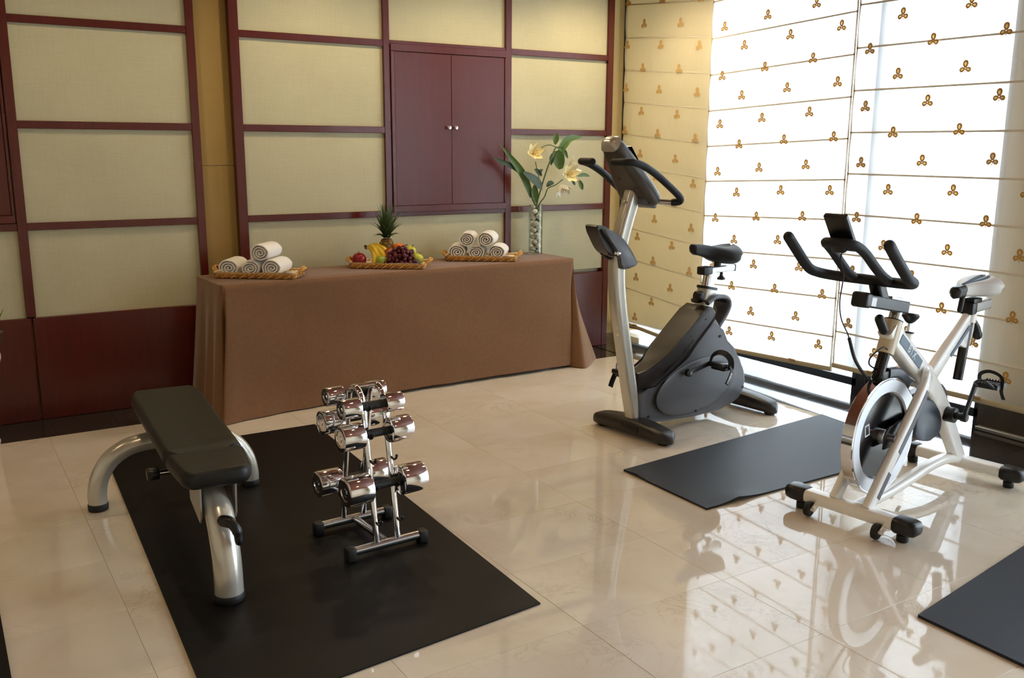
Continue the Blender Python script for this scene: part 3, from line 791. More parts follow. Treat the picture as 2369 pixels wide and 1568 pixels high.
def pineapple():
    t = thing('pineapple', 'whole pineapple standing at the back of the fruit tray', 'pineapple', tray_pt(T2, .205, .158, .008))
    bm = B(); seg, nz = 48, 34; rings = []
    H = .165; NA = 8
    for i in range(nz + 1):
        s = i / nz; r = .052 * (math.sin(PI * (.12 + .76 * s)) ** .55) if 0 < s < 1 else .02
        rr = []
        for j in range(seg):
            a = 2 * PI * j / seg
            q = abs(math.cos((NA * a + 2 * PI * s * 4.2) / 2) * math.cos((NA * a - 2 * PI * s * 4.2) / 2))
            d = .0055 * q ** .6
            rr.append(((r - .004 + d) * math.cos(a), (r - .004 + d) * math.sin(a), H * s))
        rings.append(rr)
    loft(bm, rings); obj('rind', bm, 'pine_rind', t, ang=80)
    bm = B(); ball(bm, (0, 0, 0), (.006, .006, .004), 8, 5); me = mesh_of('eye', bm, 'pine_eye')
    for k in range(7):
        s = .12 + .12 * k; r = .052 * math.sin(PI * (.12 + .76 * s)) ** .55 - .0005
        for j in range(8):
            a = 2 * PI * (j + .5 * (k % 2)) / 8 + .2
            obj('eye', me, None, t, (r * math.cos(a), r * math.sin(a), H * s), (0, PI / 2, a))
    def blade(ln, wd, curve):
        bm = B(); g = []
        for i in range(8):
            s = i / 7; w_ = wd * (1 - s ** 1.6) + .0006; x = ln * math.sin(curve * s) / max(curve, .01); z = ln * (1 - math.cos(curve * s)) / max(curve, .01)
            g.append([bm.verts.new((z, -w_ / 2, x)), bm.verts.new((z - w_ * .22, 0, x)), bm.verts.new((z, w_ / 2, x))])
        for i in range(7):
            for j in range(2): bm.faces.new((g[i][j], g[i + 1][j], g[i + 1][j + 1], g[i][j + 1]))
        return mesh_of('leaf', bm, 'pine_leaf', 60)
    kinds = [blade(.19, .030, .25), blade(.165, .032, .5), blade(.125, .032, .8), blade(.085, .028, 1.15)]
    rnd = random.Random(5)
    for k, (nn, tilt, z) in enumerate(((9, .10, .165), (12, .25, .166), (14, .45, .168), (13, .72, .168))):
        for j in range(nn):
            a = 2 * PI * (j + .37 * k) / nn + rnd.uniform(-.15, .15)
            obj('leaf', kinds[k], None, t, (.012 * math.cos(a), .012 * math.sin(a), z + .01 * (3 - k)), Matrix.Rotation(a, 3, 'Z').to_euler() if False else (Matrix.Rotation(a, 3, 'Z') @ Matrix.Rotation(tilt + rnd.uniform(-.08, .08), 3, 'Y')).to_euler())
pineapple()

# ------------------------------------------------------------------ vase with lilies
VX, VY = 3.622, 5.465
v = thing('glass_vase', 'tall clear cylinder vase with white pebbles at table right end', 'vase', (VX, VY, TZ))
bm = B(); lathe(bm, [(.047, .0), (.05, .003), (.05, .342), (.0485, .345), (.047, .342), (.047, .010), (.0, .009)], 36); obj('glass', bm, 'vase_glass', v)
rnd = random.Random(11)
PB = []
for k in range(4):
    bm = B(); ball(bm, (0, 0, 0), (.0245, .0205, .0155), 14, 9)
    for q in bm.verts: q.co *= 1 + .08 * math.sin(40 * q.co.x + k * 2) * math.cos(33 * q.co.z + k)
    PB.append(mesh_of('pebble', bm, 'pebble_white', 80))
bm = B(); ball(bm, (0, 0, 0), (.021, .017, .013), 12, 8); PBD = mesh_of('pebble', bm, 'pebble_dark', 80)
zc = .022
ORD = 'lowest second third fourth fifth sixth seventh eighth ninth tenth eleventh twelfth thirteenth fourteenth fifteenth sixteenth seventeenth eighteenth nineteenth topmost'.split()
for k in range(20):
    a = k * 2.4 + .5; r = .021
    dark = k % 5 == 3
    o = obj('pebble', PBD if dark else PB[k % 4], None, None, (VX + r * math.cos(a), VY + r * math.sin(a), TZ + zc), (rnd.uniform(-.5, .5), rnd.uniform(-.5, .5), rnd.uniform(0, 6)))
    q_ = ORD[k] + ('' if k in (0, 19) else ' up') 
    finish(o, ('dark green pebble' if dark else 'smooth white pebble') + ' in the tall glass vase, %s of the stacked pebbles' % q_, 'pebble', 'pebbles in the glass vase')
    zc += .0162
def PX(px, py, dy=0.0):
    """a point of the bouquet plane from measured offsets"""
    return Vector((3.312 + .00362 * (px - 1155) + .66 * dy * 0, 5.45 + dy, 1.503 - .003005 * (py - 340)))
def leafblade(pts, wd, mt, t, fold=.25, prof=None, name='leaf', tilt=0.0):
    P = cat(pts, 5); n = len(P); bm = B(); g = []
    for i in range(n):
        T = (P[min(i + 1, n - 1)] - P[max(i - 1, 0)]).normalized(); s = i / (n - 1)
        side = T.cross(Vector((-.35, -.92, .12 + tilt))).normalized(); up_ = side.cross(T).normalized()
        w_ = wd * (prof(s) if prof else math.sin(PI * min(1, .05 + .95 * s)) ** .8) + .0008
        g.append([bm.verts.new(P[i] - side * w_ / 2 + up_ * w_ * fold), bm.verts.new(P[i]), bm.verts.new(P[i] + side * w_ / 2 + up_ * w_ * fold)])
    for i in range(n - 1):
        for j in range(2): bm.faces.new((g[i][j], g[i + 1][j], g[i + 1][j + 1], g[i][j + 1]))
    o = obj(name, bm, mt, t, ang=60); o.location = -t.location
    return o
def stem(pts, r, t, mt='stem_green', name='stem'):
    bm = B(); tube(bm, cat(pts, 5), r, 7); o = obj(name, bm, mt, t); o.location = -t.location; return o
base = Vector((VX, VY, TZ + .03))
s1 = thing('leaf_stem', 'long strap leaf stem leaning left out of the vase', 'plant', base)
stem([Vector((VX + .01, VY, TZ + .03)), Vector((VX + .005, VY, TZ + .30)), PX(1230, 458), PX(1222, 425)], .006, s1)
leafblade([PX(1228, 455), PX(1208, 405), PX(1180, 365), PX(1152, 330)], .052, 'leaf_green', s1, .2, lambda s: (1 - s ** 2.2) * (.55 + .6 * math.sin(PI * s)))
leafblade([PX(1222, 430, .01), PX(1200, 395, .01), PX(1172, 378, .02), PX(1146, 366, .03)], .035, 'leaf_dark', s1, .2)
leafblade([PX(1204, 398, -.03), PX(1222, 412, -.035), PX(1236, 424, -.035), PX(1246, 440, -.03)], .066, 'leaf_dark', s1, .12, None, tilt=.4)
leafblade([PX(1236, 468, -.01), PX(1232, 445, -.015), PX(1232, 425, -.015)], .05, 'leaf_green', s1, .2)
def lily(c, r, mt, t, faceM, inner='petal_cream'):
    for k in range(6):
        bm = petal(r, r * .62, .42 if k % 2 else .55); o = obj('petal', bm, mt, t, ang=60)
        Mx = faceM @ Matrix.Rotation(k * PI / 3, 4, 'Z') @ Matrix.Rotation(-.35, 4, 'Y')
        o.matrix_local = Matrix.Translation(c - t.location) @ Mx
    bm = B()
    for k in range(6):
        a = k * PI / 3 + .4; d = Vector((math.cos(a) * .35, math.sin(a) * .35, 1)).normalized()
        tube(bm, [(0, 0, 0), d * r * .6], .0014, 5); ball(bm, d * r * .62, (.004, .004, .003), 6, 4)
    o = obj('stamens', bm, 'stamen', t); o.matrix_local = Matrix.Translation(c - t.location) @ faceM
def face(d): return Vector((0, 0, 1)).rotation_difference(Vector(d).normalized()).to_matrix().to_4x4()
s2 = thing('lily_stem', 'cream lily on an arching stem, upper left of bouquet', 'flower', base + Vector((.01, .01, 0)))
stem([Vector((VX - .01, VY, TZ + .03)), Vector((VX, VY, TZ + .30)), PX(1250, 435), PX(1262, 395), PX(1278, 352), PX(1284, 342)], .0052, s2)
stem([PX(1284, 342), PX(1268, 337), PX(1252, 342), PX(1243, 352), PX(1236, 360)], .0032, s2)
stem([PX(1250, 430), PX(1243, 405), PX(1236, 375)], .003, s2)
lily(PX(1226, 358, -.02), .084, 'petal_cream', s2, face((-.15, -.9, .35)))
leafblade([PX(1281, 336), PX(1282, 322), PX(1284, 308)], .042, 'leaf_green', s2, .2)
leafblade([PX(1284, 342), PX(1300, 350), PX(1312, 368)], .034, 'leaf_green', s2, .25)
leafblade([PX(1290, 360), PX(1300, 338), PX(1316, 322), PX(1342, 318)], .072, 'leaf_green', s2, .22, lambda s: (math.sin(PI * min(1, .04 + .9 * s)) ** .7) * (1 - .45 * s))
leafblade([PX(1284, 350), PX(1288, 368), PX(1295, 392)], .088, 'leaf_green', s2, .2, lambda s: math.sin(PI * min(1, .1 + .86 * s)) ** .6)
leafblade([PX(1284, 352), PX(1274, 366), PX(1272, 384)], .038, 'leaf_dark', s2, .2)
leafblade([PX(1246, 405), PX(1240, 396), PX(1233, 392)], .03, 'leaf_dark', s2, .2); leafblade([PX(1250, 408), PX(1246, 398), PX(1254, 392)], .026, 'leaf_dark', s2, .2)
s3 = thing('lily_stem', 'white lily with drooping petals, right side of bouquet', 'flower', base + Vector((-.01, -.01, 0)))
stem([Vector((VX + .012, VY - .012, TZ + .03)), Vector((VX + .012, VY, TZ + .30)), PX(1258, 455), PX(1266, 436), PX(1284, 428), PX(1300, 416)], .0042, s3)
lily(PX(1304, 405, -.03), .088, 'petal_cream', s3, face((-.1, -.95, .2)))
lily(PX(1318, 392, .02), .092, 'petal_white', s3, face((.75, -.5, .5)))
lily(PX(1298, 428, .01), .088, 'petal_white', s3, face((.1, -.5, -.85)))
stem([PX(1312, 412), PX(1330, 408), PX(1346, 410)], .0024, s3); stem([PX(1312, 414), PX(1330, 418), PX(1342, 424)], .0024, s3)
leafblade([PX(1336, 409), PX(1350, 406), PX(1366, 410)], .026, 'leaf_green', s3, .2); leafblade([PX(1340, 418), PX(1344, 430), PX(1349, 442)], .034, 'leaf_green', s3, .2)
leafblade([PX(1262, 432), PX(1270, 424), PX(1280, 424)], .034, 'leaf_dark', s3, .15); leafblade([PX(1322, 420), PX(1326, 424), PX(1330, 430)], .02, 'leaf_dark', s3, .15)

# ------------------------------------------------------------------ mats
def floor_mat(label, quad, th, mt, lift=None):
    """quad: four floor corners in order; a thin slab, optionally one lifted corner"""
    P = [Vector((x, y, 0)) for x, y in quad]; bm = B(); n = 24; gt, gb = [], []
    for i in range(n + 1):
        a, b = [], []
        for j in range(n + 1):
            s, t = i / n, j / n
            p_ = P[0] * (1 - s) * (1 - t) + P[1] * s * (1 - t) + P[2] * s * t + P[3] * (1 - s) * t
            z = 0.001
            if lift:
                for (ls, lt, h, rad) in lift:
                    d = math.hypot((s - ls) * (P[1] - P[0]).length, (t - lt) * (P[3] - P[0]).length); z += h * max(0, 1 - d / rad) ** 2
            a.append(bm.verts.new((p_.x, p_.y, z + th))); b.append(bm.verts.new((p_.x, p_.y, z)))
        gt.append(a); gb.append(b)
    for i in range(n):
        for j in range(n):
            bm.faces.new((gt[i][j], gt[i + 1][j], gt[i + 1][j + 1], gt[i][j + 1])); bm.faces.new((gb[i][j], gb[i][j + 1], gb[i + 1][j + 1], gb[i + 1][j]))
        bm.faces.new((gb[i][0], gb[i + 1][0], gt[i + 1][0], gt[i][0])); bm.faces.new((gt[i][n], gt[i + 1][n], gb[i + 1][n], gb[i][n]))
        bm.faces.new((gb[0][i + 1], gb[0][i], gt[0][i], gt[0][i + 1])); bm.faces.new((gb[n][i], gb[n][i + 1], gt[n][i + 1], gt[n][i]))
    o = obj('exercise_mat', bm, mt, ang=40)
    return finish(o, label, 'mat')
floor_mat('large black exercise mat under the bench and the dumbbell rack', [(.512, 2.279), (1.611, 2.378), (1.692, 4.7235), (.629, 4.734)], .005, 'exercise_mat')
floor_mat('dark grey exercise mat lying before the white spinning bike', [(2.670, 2.699), (4.16, 2.70), (4.235, 3.405), (2.673, 3.26)], .008, 'slate_mat', [(.13, 0, .016, .16), (0, .85, .010, .12)])
floor_mat('dark grey exercise mat cut by the photo lower right corner', [(2.613, 1.30), (4.05, 1.33), (4.05, 1.87), (2.613, 1.66)], .010, 'slate_mat')
floor_mat('black exercise mat sliver at the photo lower left corner', [(-.70, 2.2), (.073, 2.2), (.073, 3.72), (-.70, 3.72)], .010, 'exercise_mat')

# ------------------------------------------------------------------ flat weight bench
def bench():
    t = thing('weight_bench', 'flat weight bench with black padding and silver curved legs on black mat', 'bench', (.735, 2.945, 0), math.radians(-3.7))
    rf = .0475
    bm = B(); tube(bm, cat([(0, 0, .03), (0, .004, .10), (0, .025, .18), (0, .075, .255), (0, .15, .305), (0, .24, .325), (0, .40, .320)], 6), rf, 24); obj('front_leg', bm, 'silver_paint', t, ang=50)
    bm = B(); cyl(bm, (0, 0, .0205), (0, 0, 1), .051, .029, 28, .006); obj('rubber_foot', bm, 'rubber', t)
    bm = B(); tube(bm, [(0, .38, .320), (0, .7, .305), (0, 1.07, .29)], 1, rect=(.075, .075, .012), upv=(0, 0, 1)); obj('spine', bm, 'silver_paint', t)
    ar = [(-.315, 1.07, .025), (-.315, 1.07, .07), (-.300, 1.07, .14), (-.255, 1.07, .21), (-.18, 1.07, .256), (-.09, 1.07, .27), (0, 1.07, .272)]
    ar = ar + [(-x, y, z) for x, y, z in reversed(ar[:-1])]
    bm = B(); tube(bm, cat(ar, 6), .038, 20, upv=(0, 1, 0)); obj('rear_legs', bm, 'silver_paint', t, ang=50)
    for s in (-1, 1):
        bm = B(); cyl(bm, (s * .315, 1.07, .0165), (0, 0, 1), .0405, .031, 24, .005); obj('rubber_foot', bm, 'rubber', t)
    def pad(nm, y0, y1, w0, w1, zt, th, rf_, rb_):
        rings = []; N = 30
        for i in range(N + 1):
            s = i / N; y = y0 + (y1 - y0) * s; w_ = w0 + (w1 - w0) * s
            df, db = (y - y0), (y1 - y)
            k = 1.0
            if df < rf_: k = min(k, .72 + .28 * math.sqrt(max(0, 1 - (1 - df / rf_) ** 2)))
            if db < rb_: k = min(k, .66 + .34 * math.sqrt(max(0, 1 - (1 - db / rb_) ** 2)))
            h = th * (.62 + .38 * min(1, math.sqrt(max(0, 1 - max(0, 1 - df / .02) ** 2)), math.sqrt(max(0, 1 - max(0, 1 - db / .02) ** 2))))
            rings.append([(x * 1.0, y, zt - th / 2 + z) for x, z in rrect(w_ * k, h, .024, 6)])
        bm = B(); loft(bm, rings); return obj(nm, bm, 'vinyl', t, ang=60)
    pad('seat_pad', .055, .303, .225, .272, .445, .062, .06, .012)
    pad('back_pad', .315, 1.295, .270, .292, .445, .062, .012, .13)
    bm = B()
    for x in (-.058, .058): prism(bm, [(.085, .385), (.30, .385), (.30, .27), (.12, .245), (.10, .27)], x - .003, x + .003, lambda a, b, d: Vector((d, a, b)))
    obj('seat_bracket', bm, 'silver_paint', t)
    bm = box(B(), (0, .20, .382), (.13, .20, .006)); box(bm, (0, .75, .378), (.10, .5, .008)); obj('pad_plate', bm, 'silver_paint', t)
    bm = box(B(), (0, .56, .350), (.05, .06, .06), .004); box(bm, (0, 1.05, .345), (.05, .06, .075), .004); obj('pad_post', bm, 'silver_paint', t)
    kb = B(); tube(kb, cat([(-.005, .006, .285), (.012, -.022, .285), (.028, -.038, .262), (.034, -.040, .222)], 5), [.02] * 6 + [.017] * 6 + [.014] * 4, 12, rnd=True); obj('adjuster_handle', kb, 'black_plastic', t)
    kb = B(); cyl(kb, (-.155, .50, .315), (1, 0, 0), .024, .045, 18, .006); obj('side_knob', kb, 'black_plastic', t)
    kb = B(); cyl(kb, (-.10, .50, .315), (1, 0, 0), .010, .09, 14); obj('knob_pin', kb, 'chrome', t)
    return t
bench()

# ------------------------------------------------------------------ dumbbell rack and dumbbells
def rack():
    t = thing('dumbbell_rack', 'chrome dumbbell rack standing on the large black mat', 'rack', (1.338, 3.165, .006), math.radians(3))
    for y in (-.145, .145):
        bm = B(); tube(bm, [(-.145, y, .032), (.145, y, .032)], .017, 16); obj('foot_bar', bm, 'steel', t)
        for x in (-.15, .15):
            bm = box(B(), (x, y, .0255), (.036, .044, .049), .006); obj('rubber_foot', bm, 'rubber', t)
    bm = B(); tube(bm, [(0, -.13, .036), (0, .13, .036)], .014, 14); obj('base_bar', bm, 'steel', t)
    for x in (-.042, .045):
        pts = [(x, -.145, .045), (x, -.125, .18), (x, -.085, .42), (x, -.058, .56), (x, -.035, .598), (x, 0, .612), (x, .035, .598), (x, .058, .56), (x, .085, .42), (x, .125, .18), (x, .145, .045)]
        bm = B(); tube(bm, cat(pts, 4), .0115, 14, upv=(1, 0, 0)); obj('upright', bm, 'chrome', t, ang=60)
    bm = B(); tube(bm, [(-.042, 0, .612), (.045, 0, .612)], .010, 12); obj('top_bar', bm, 'chrome', t)
    def yl(z): return .145 - (z - .045) * .152
    for side in (-1, 1):
        for z in (.125, .254 if side < 0 else .185, .355, .446, .549):
            for x in (-.042, .045):
                y = side * yl(z)
                bm = B(); tube(bm, cat([(x, y, z), (x, y + side * .03, z - .006), (x, y + side * .050, z + .004), (x, y + side * .054, z + .014)], 4), .0042, 8); ball(bm, (x, y + side * .054, z + .014), (.006,) * 3, 8, 6); obj('hook', bm, 'black_plastic', t)
    return t
rack()
def dumbbell(label, c, L, r, hl, rz):
    t = thing('dumbbell', label, 'dumbbell', c, rz, 'chrome dumbbells on the rack')
    for s in (-1, 1):
        bm = B(); M = axisM((s * (L / 2 - hl / 2), 0, 0), (s, 0, 0))
        lathe(bm, [(r * .55, -hl / 2), (r * .93, -hl / 2), (r * .98, -hl / 2 + .0015), (r, -hl / 2 + .005), (r, hl / 2 - .005), (r * .98, hl / 2 - .0015), (r * .93, hl / 2), (r * .62, hl / 2 - .0005), (r * .58, hl / 2 - .003), (r * .25, hl / 2 - .003), (r * .2, hl / 2 - .001)], 32, M)
        obj('head', bm, 'chrome', t)
    bm = B(); g = L - 2 * hl
    lathe(bm, [(.013, -g / 2), (.0155, -g / 2 + .004)] + [(.0155 + .0012 * (k % 2), -g / 2 + .01 + (g - .02) * k / 24) for k in range(25)] + [(.0155, g / 2 - .004), (.013, g / 2)], 18, axisM((0, 0, 0), (1, 0, 0)))
    obj('grip', bm, 'rubber', t)
rz_ = math.radians(4)
dumbbell('smallest chrome dumbbell on the near side, top tier of rack', (1.313, 3.058, .570), .245, .037, .072, rz_)
dumbbell('small chrome dumbbell on the far side, top tier of rack', (1.333, 3.262, .568), .245, .036, .070, rz_)
dumbbell('medium chrome dumbbell on the near side, middle tier of rack', (1.322, 3.050, .466), .285, .048, .088, rz_)
dumbbell('medium chrome dumbbell on the far side, middle tier of rack', (1.335, 3.285, .464), .275, .047, .085, rz_)
dumbbell('largest chrome dumbbell on the near side, bottom tier of rack', (1.338, 3.015, .276), .322, .056, .098, rz_)
dumbbell('large chrome dumbbell on the far side, bottom tier of rack', (1.335, 3.320, .208), .30, .052, .095, rz_)

# ------------------------------------------------------------------ upright exercise bike
def P(s, l, z): return Vector((s, -l, z))
def PF(x, y, d): return Vector((x, -d, y))        # outline (s,z) extruded across
def PT(x, y, d):           # shroud outline, narrower towards the post
    q = min(1, max(0, (x + .06) / .24)); q = q * q * (3 - 2 * q); k = .42 + .58 * q
    return Vector((x + (1 - k) * .075, -d * k, y))
def upright_bike():
    t = thing('upright_bike', 'grey upright exercise bike with black seat, between table and window', 'exercise bike', (3.08, 3.69, 0), math.radians(6.5))
    def foot(nm, s0, half, hgt, wdt, mt, droop=.5):
        rings = []; N = 24
        for i in range(N + 1):
            l = -half + 2 * half * i / N; q = abs(l) / half
            e = math.sqrt(max(0, 1 - max(0, (q - .86) / .14) ** 2)) * .75 + .25
            h = hgt * (1 - .38 * q ** 2) * (.6 + .4 * e); wd_ = wdt * (1 - .15 * q ** 2) * e
            rings.append([P(s0 + y, l, .012 + h / 2 + z) for y, z in rrect(wd_, h, min(h, wd_) * .42, 5)])
        bm = B(); loft(bm, rings); return obj(nm, bm, mt, t, ang=60)
    foot('front_foot', .0, .275, .088, .125, 'foot_plastic')
    foot('rear_foot', .905, .255, .092, .115, 'foot_plastic')
    for s0, hf in ((0, .22), (.905, .21)):
        for l in (-hf, hf): bm = B(); cyl(bm, P(s0, l, .009), (0, 0, 1), .03, .018, 16, .003); obj('rubber_pad', bm, 'rubber', t)
    bm = box(B(), P(-.058, .03, .055), (.02, .13, .03), .006); obj('foot_slot', bm, 'black_plastic', t)
    # post
    path = cat([P(.012, 0, .06), P(-.035, 0, .24), P(-.092, 0, .50), P(-.135, 0, .70), P(-.155, 0, .86), P(-.150, 0, .98), P(-.115, 0, 1.11), P(-.05, 0, 1.285)], 6)
    bm = B(); tube(bm, path, 1, rect=(.078, .070, .022, 5), upv=(1, 0, 0)); obj('post', bm, 'silver_paint', t, ang=60)
    for z in (.56, .60): 
        bm = B(); cyl(bm, P(-.148 if z > .58 else -.140, .012, z), (1, 0, .2), .006, .012, 10); obj('bolt', bm, 'chrome', t)
    bm = B(); cyl(bm, P(-.125, .015, 1.235), (1, 0, -.3), .007, .012, 10); obj('bolt', bm, 'chrome', t)
    # shroud
    seam = [(-.057, .242), (.01, .246), (.075, .262), (.155, .292), (.24, .335), (.315, .392), (.39, .465), (.47, .532), (.535, .585)]
    top = [(-.062, .345), (.03, .352), (.105, .378), (.2, .448), (.333, .553), (.43, .628), (.475, .655), (.515, .645), (.545, .615)]
    lo = [(-.040, .072), (.12, .062), (.37, .052), (.60, .052), (.70, .060), (.775, .088), (.815, .135), (.826, .19), (.812, .25), (.77, .325), (.71, .39), (.64, .445), (.585, .50), (.56, .555)]
    up_o = top + list(reversed([(x, z + .003) for x, z in seam]))
    lo_o = seam + list(reversed(lo))
    bm = B(); prism(bm, up_o, -.083, .083, PT, .014, 3); obj('upper_housing', bm, 'brown_plastic', t, ang=50)
    bm = B(); prism(bm, [(x, z - .003) if i < len(seam) else (x, z) for i, (x, z) in enumerate(lo_o)], -.092, .092, PT, .018, 4); obj('side_cover', bm, 'grey_plastic', t, ang=50)
    bm = B(); prism(bm, [(x, z - .012) for x, z in seam] + [(x, z + .012) for x, z in reversed(seam)], -.079, .079, PT); obj('seam_gap', bm, 'black_plastic', t)
    # bulge of the crank cover
    for l in (1, -1):
        bm = B(); M = Matrix.Translation(P(.40, .088 * l, .225)); rg = []
        for i in range(9):
            a = PI / 2 * i / 8
            rg.append([P(.42 + (.30 * math.cos(a)) * math.cos(2 * PI * j / 48) * 1.12, l * (.084 + .013 * math.sin(a)), .222 + .148 * math.cos(a) * math.sin(2 * PI * j / 48) + .30 * math.cos(a) * math.cos(2 * PI * j / 48) * .10) for j in range(48)])
        loft(bm, rg); obj('crank_cover', bm, 'grey_plastic', t, ang=80)
    for s, z in ((.459, .585), (.342, .505), (.128, .348), (-.015, .300)):
        bm = B(); cyl(bm, PT(s, z, .083), (0, 1, 0), .0065, .006, 10); obj('screw', bm, 'black_plastic', t)
    for s, z in ((.032, .098), (.401, .078), (.800, .153), (.575, .478)):
        bm = B(); cyl(bm, PT(s, z, .092), (0, 1, 0), .0075, .007, 10); obj('screw', bm, 'black_plastic', t)
    for (a, b), (c, d) in (((.142, .322), (.262, .400)), ((.280, .414), (.310, .438)), ((.322, .446), (.366, .480))):
        bm = B(); tube(bm, [PT(a, b, .0825), PT(c, d, .0825)], 1, rect=(.010, .006, .002, 1), upv=(0, 0, 1)); obj('vent_slot', bm, 'black_plastic', t)
    # rear carry handle
    hp = cat([P(.50, 0, .665), P(.56, 0, .69), P(.63, 0, .690), P(.675, 0, .672), P(.690, 0, .635), P(.665, 0, .588), P(.61, 0, .53), P(.56, 0, .47)], 6)
    bm = B(); tube(bm, hp, 1, rect=(.026, .13, .010, 4), upv=(1, 0, -.6)); obj('carry_handle', bm, 'grey_plastic', t, ang=60)
    bm = B(); tube(bm, [p_ + Vector((-.004, 0, -.012)) for p_ in hp[2:30]], 1, rect=(.008, .09, .003, 2), upv=(1, 0, -.6)); obj('handle_grip', bm, 'rubber', t)
    # seat post, clamp, slider, saddle
    cl = lambda z: .535 + (z - .64) * .20
    bm = B(); tube(bm, [P(cl(.625), 0, .625), P(cl(.735), 0, .735)], 1, rect=(.088, .074, .012, 4), upv=(1, 0, 0)); obj('seat_clamp', bm, 'silver_paint', t)
    bm = B(); tube(bm, [P(cl(.733), 0, .733), P(cl(.748), 0, .748)], 1, rect=(.098, .084, .014, 4), upv=(1, 0, 0)); obj('clamp_collar', bm, 'black_plastic', t)
    bm = B(); tube(bm, [P(cl(.74), 0, .74), P(cl(.845), 0, .845)], 1, rect=(.062, .05, .012, 4), upv=(1, 0, 0)); obj('seat_post', bm, 'chrome', t)
    bm = B(); cyl(bm, P(cl(.70) - .085, .02, .70), (1, -.35, 0), .034, .04, 22, .008); obj('adjuster_knob', bm, 'black_plastic', t)
    bm = B(); cyl(bm, P(cl(.70) - .045, .01, .70), (1, -.35, 0), .014, .06, 14); obj('knob_neck', bm, 'steel', t)
    bm = B(); tube(bm, [P(.535, 0, .838), P(.76, 0, .838)], 1, rect=(.036, .046, .008), upv=(0, 0, 1)); obj('seat_slider', bm, 'alu', t)
    bm = box(B(), P(.53, 0, .838), (.075, .058, .046), .008); obj('slider_cap', bm, 'black_plastic', t)
    bm = box(B(), P(.765, 0, .838), (.014, .048, .040), .004); obj('slider_cap', bm, 'black_plastic', t)
    bm = B(); lathe(bm, [(.009, 0), (.010, .022), (.022, .034), (.024, .042), (.020, .045)], 18, axisM(P(.672, 0, .820), (0, 0, -1))); obj('slider_knob', bm, 'black_plastic', t)
    bm = B(); cyl(bm, P(.635, 0, .872), (0, 0, 1), .02, .045, 14); obj('saddle_stem', bm, 'black_plastic', t)
    def saddle(nm, s0, s1, z0, wmax, mt, par, hb=.085, hn=.045):
        rings = []; N = 26
        for i in range(N + 1):
            q = i / N; s = s0 + (s1 - s0) * q
            w_ = wmax * (.20 + .80 / (1 + math.exp(-(q - .52) * 11)))
            if q < .06: w_ *= math.sqrt(1 - (1 - q / .06) ** 2) * .8 + .2
            if q > .82: w_ *= math.sqrt(max(.02, 1 - ((q - .82) / .18) ** 2)) * .92 + .08
            h = hn + (hb - hn) * q ** 1.2
            if q > .85: h *= 1 - .55 * ((q - .85) / .15) ** 2
            if q < .06: h *= .6 + .4 * q / .06
            zt = z0 + .012 * math.cos((q - .1) * 5) - .0 * q
            rg = []
            for j in range(28):
                a = 2 * PI * j / 28; x = math.cos(a); y = math.sin(a)
                x = math.copysign(abs(x) ** .8, x); yy = math.copysign(abs(y) ** .8, y)
                dip = -.012 * math.exp(-(x / .28) ** 2) * (1 if y > 0 else 0) * min(1, q * 2)
                zz = zt - h / 2 + yy * h / 2 * (1 if y > 0 else .85) + dip
                rg.append(P(s, x * w_ / 2 * (1 if y > 0 else .9), zz))
            rings.append(rg)
        bm = B(); loft(bm, rings); return obj(nm, bm, mt, par, ang=70)
    saddle('saddle', .405, .745, .978, .255, 'rubber', t, .125, .062)
    # console
    a0, a1 = Vector((-.225, 0, 1.535)), Vector((.02, 0, 1.225)); ax = (a1 - a0).normalized(); nr = Vector((ax.z, 0, -ax.x)); nr = nr if nr.z > 0 else -nr
    rings = []
    for q, wd_, tk in ((0, .07, .03), (.03, .098, .055), (.10, .12, .075), (.25, .145, .088), (.5, .185, .092), (.75, .222, .09), (.92, .24, .085), (.975, .232, .07), (1, .20, .045)):
        c = a0.lerp(a1, q) + nr * (.0)
        rings.append([c + Vector((0, -x, 0)) + nr * (y * 1.0) for x, y in rrect(wd_, tk, min(wd_, tk) * .42, 5)])
    bm = B(); loft(bm, rings); obj('console', bm, 'console_plastic', t, ang=60)
    rings = []
    for q, wd_, tk in ((-.03, .045, .02), (-.015, .078, .046), (.0, .090, .058), (.04, .104, .068), (.10, .124, .0795)):
        c = a0.lerp(a1, q) - nr * .004
        sk = .035 * max(0, q) / .1
        rings.append([c + Vector((0, -x, 0)) + nr * y - ax * (sk * (y / tk + .5)) for x, y in rrect(wd_, tk, min(wd_, tk) * .42, 5)])
    bm = B(); loft(bm, rings); obj('console_cap', bm, 'silver_paint', t, ang=60)
    bm = B(); cpt = a0.lerp(a1, .46) + nr * .047; box(bm, cpt, (.21, .13, .004), .001, 1, (0, math.atan2(-ax.z, ax.x), 0)); obj('display', bm, 'disc_black', t)
    for q, l in ((.30, .03), (.66, .055), (.90, .10), (.52, -.02)):
        bm = B(); cyl(bm, a0.lerp(a1, q) - nr * .045 + Vector((0, -l, 0)), nr, .005, .006, 10); obj('screw', bm, 'black_plastic', t)
    bm = B()
    for l in (-.02, .02): cyl(bm, a0.lerp(a1, .80) - nr * .055 + Vector((0, -l, 0)), nr, .008, .03, 10)
    obj('mount_bolts', bm, 'chrome', t)
    bm = box(B(), P(-.005, 0, 1.232), (.10, .17, .05), .014, 3, (0, .25, 0)); obj('handlebar_hub', bm, 'grey_plastic', t)
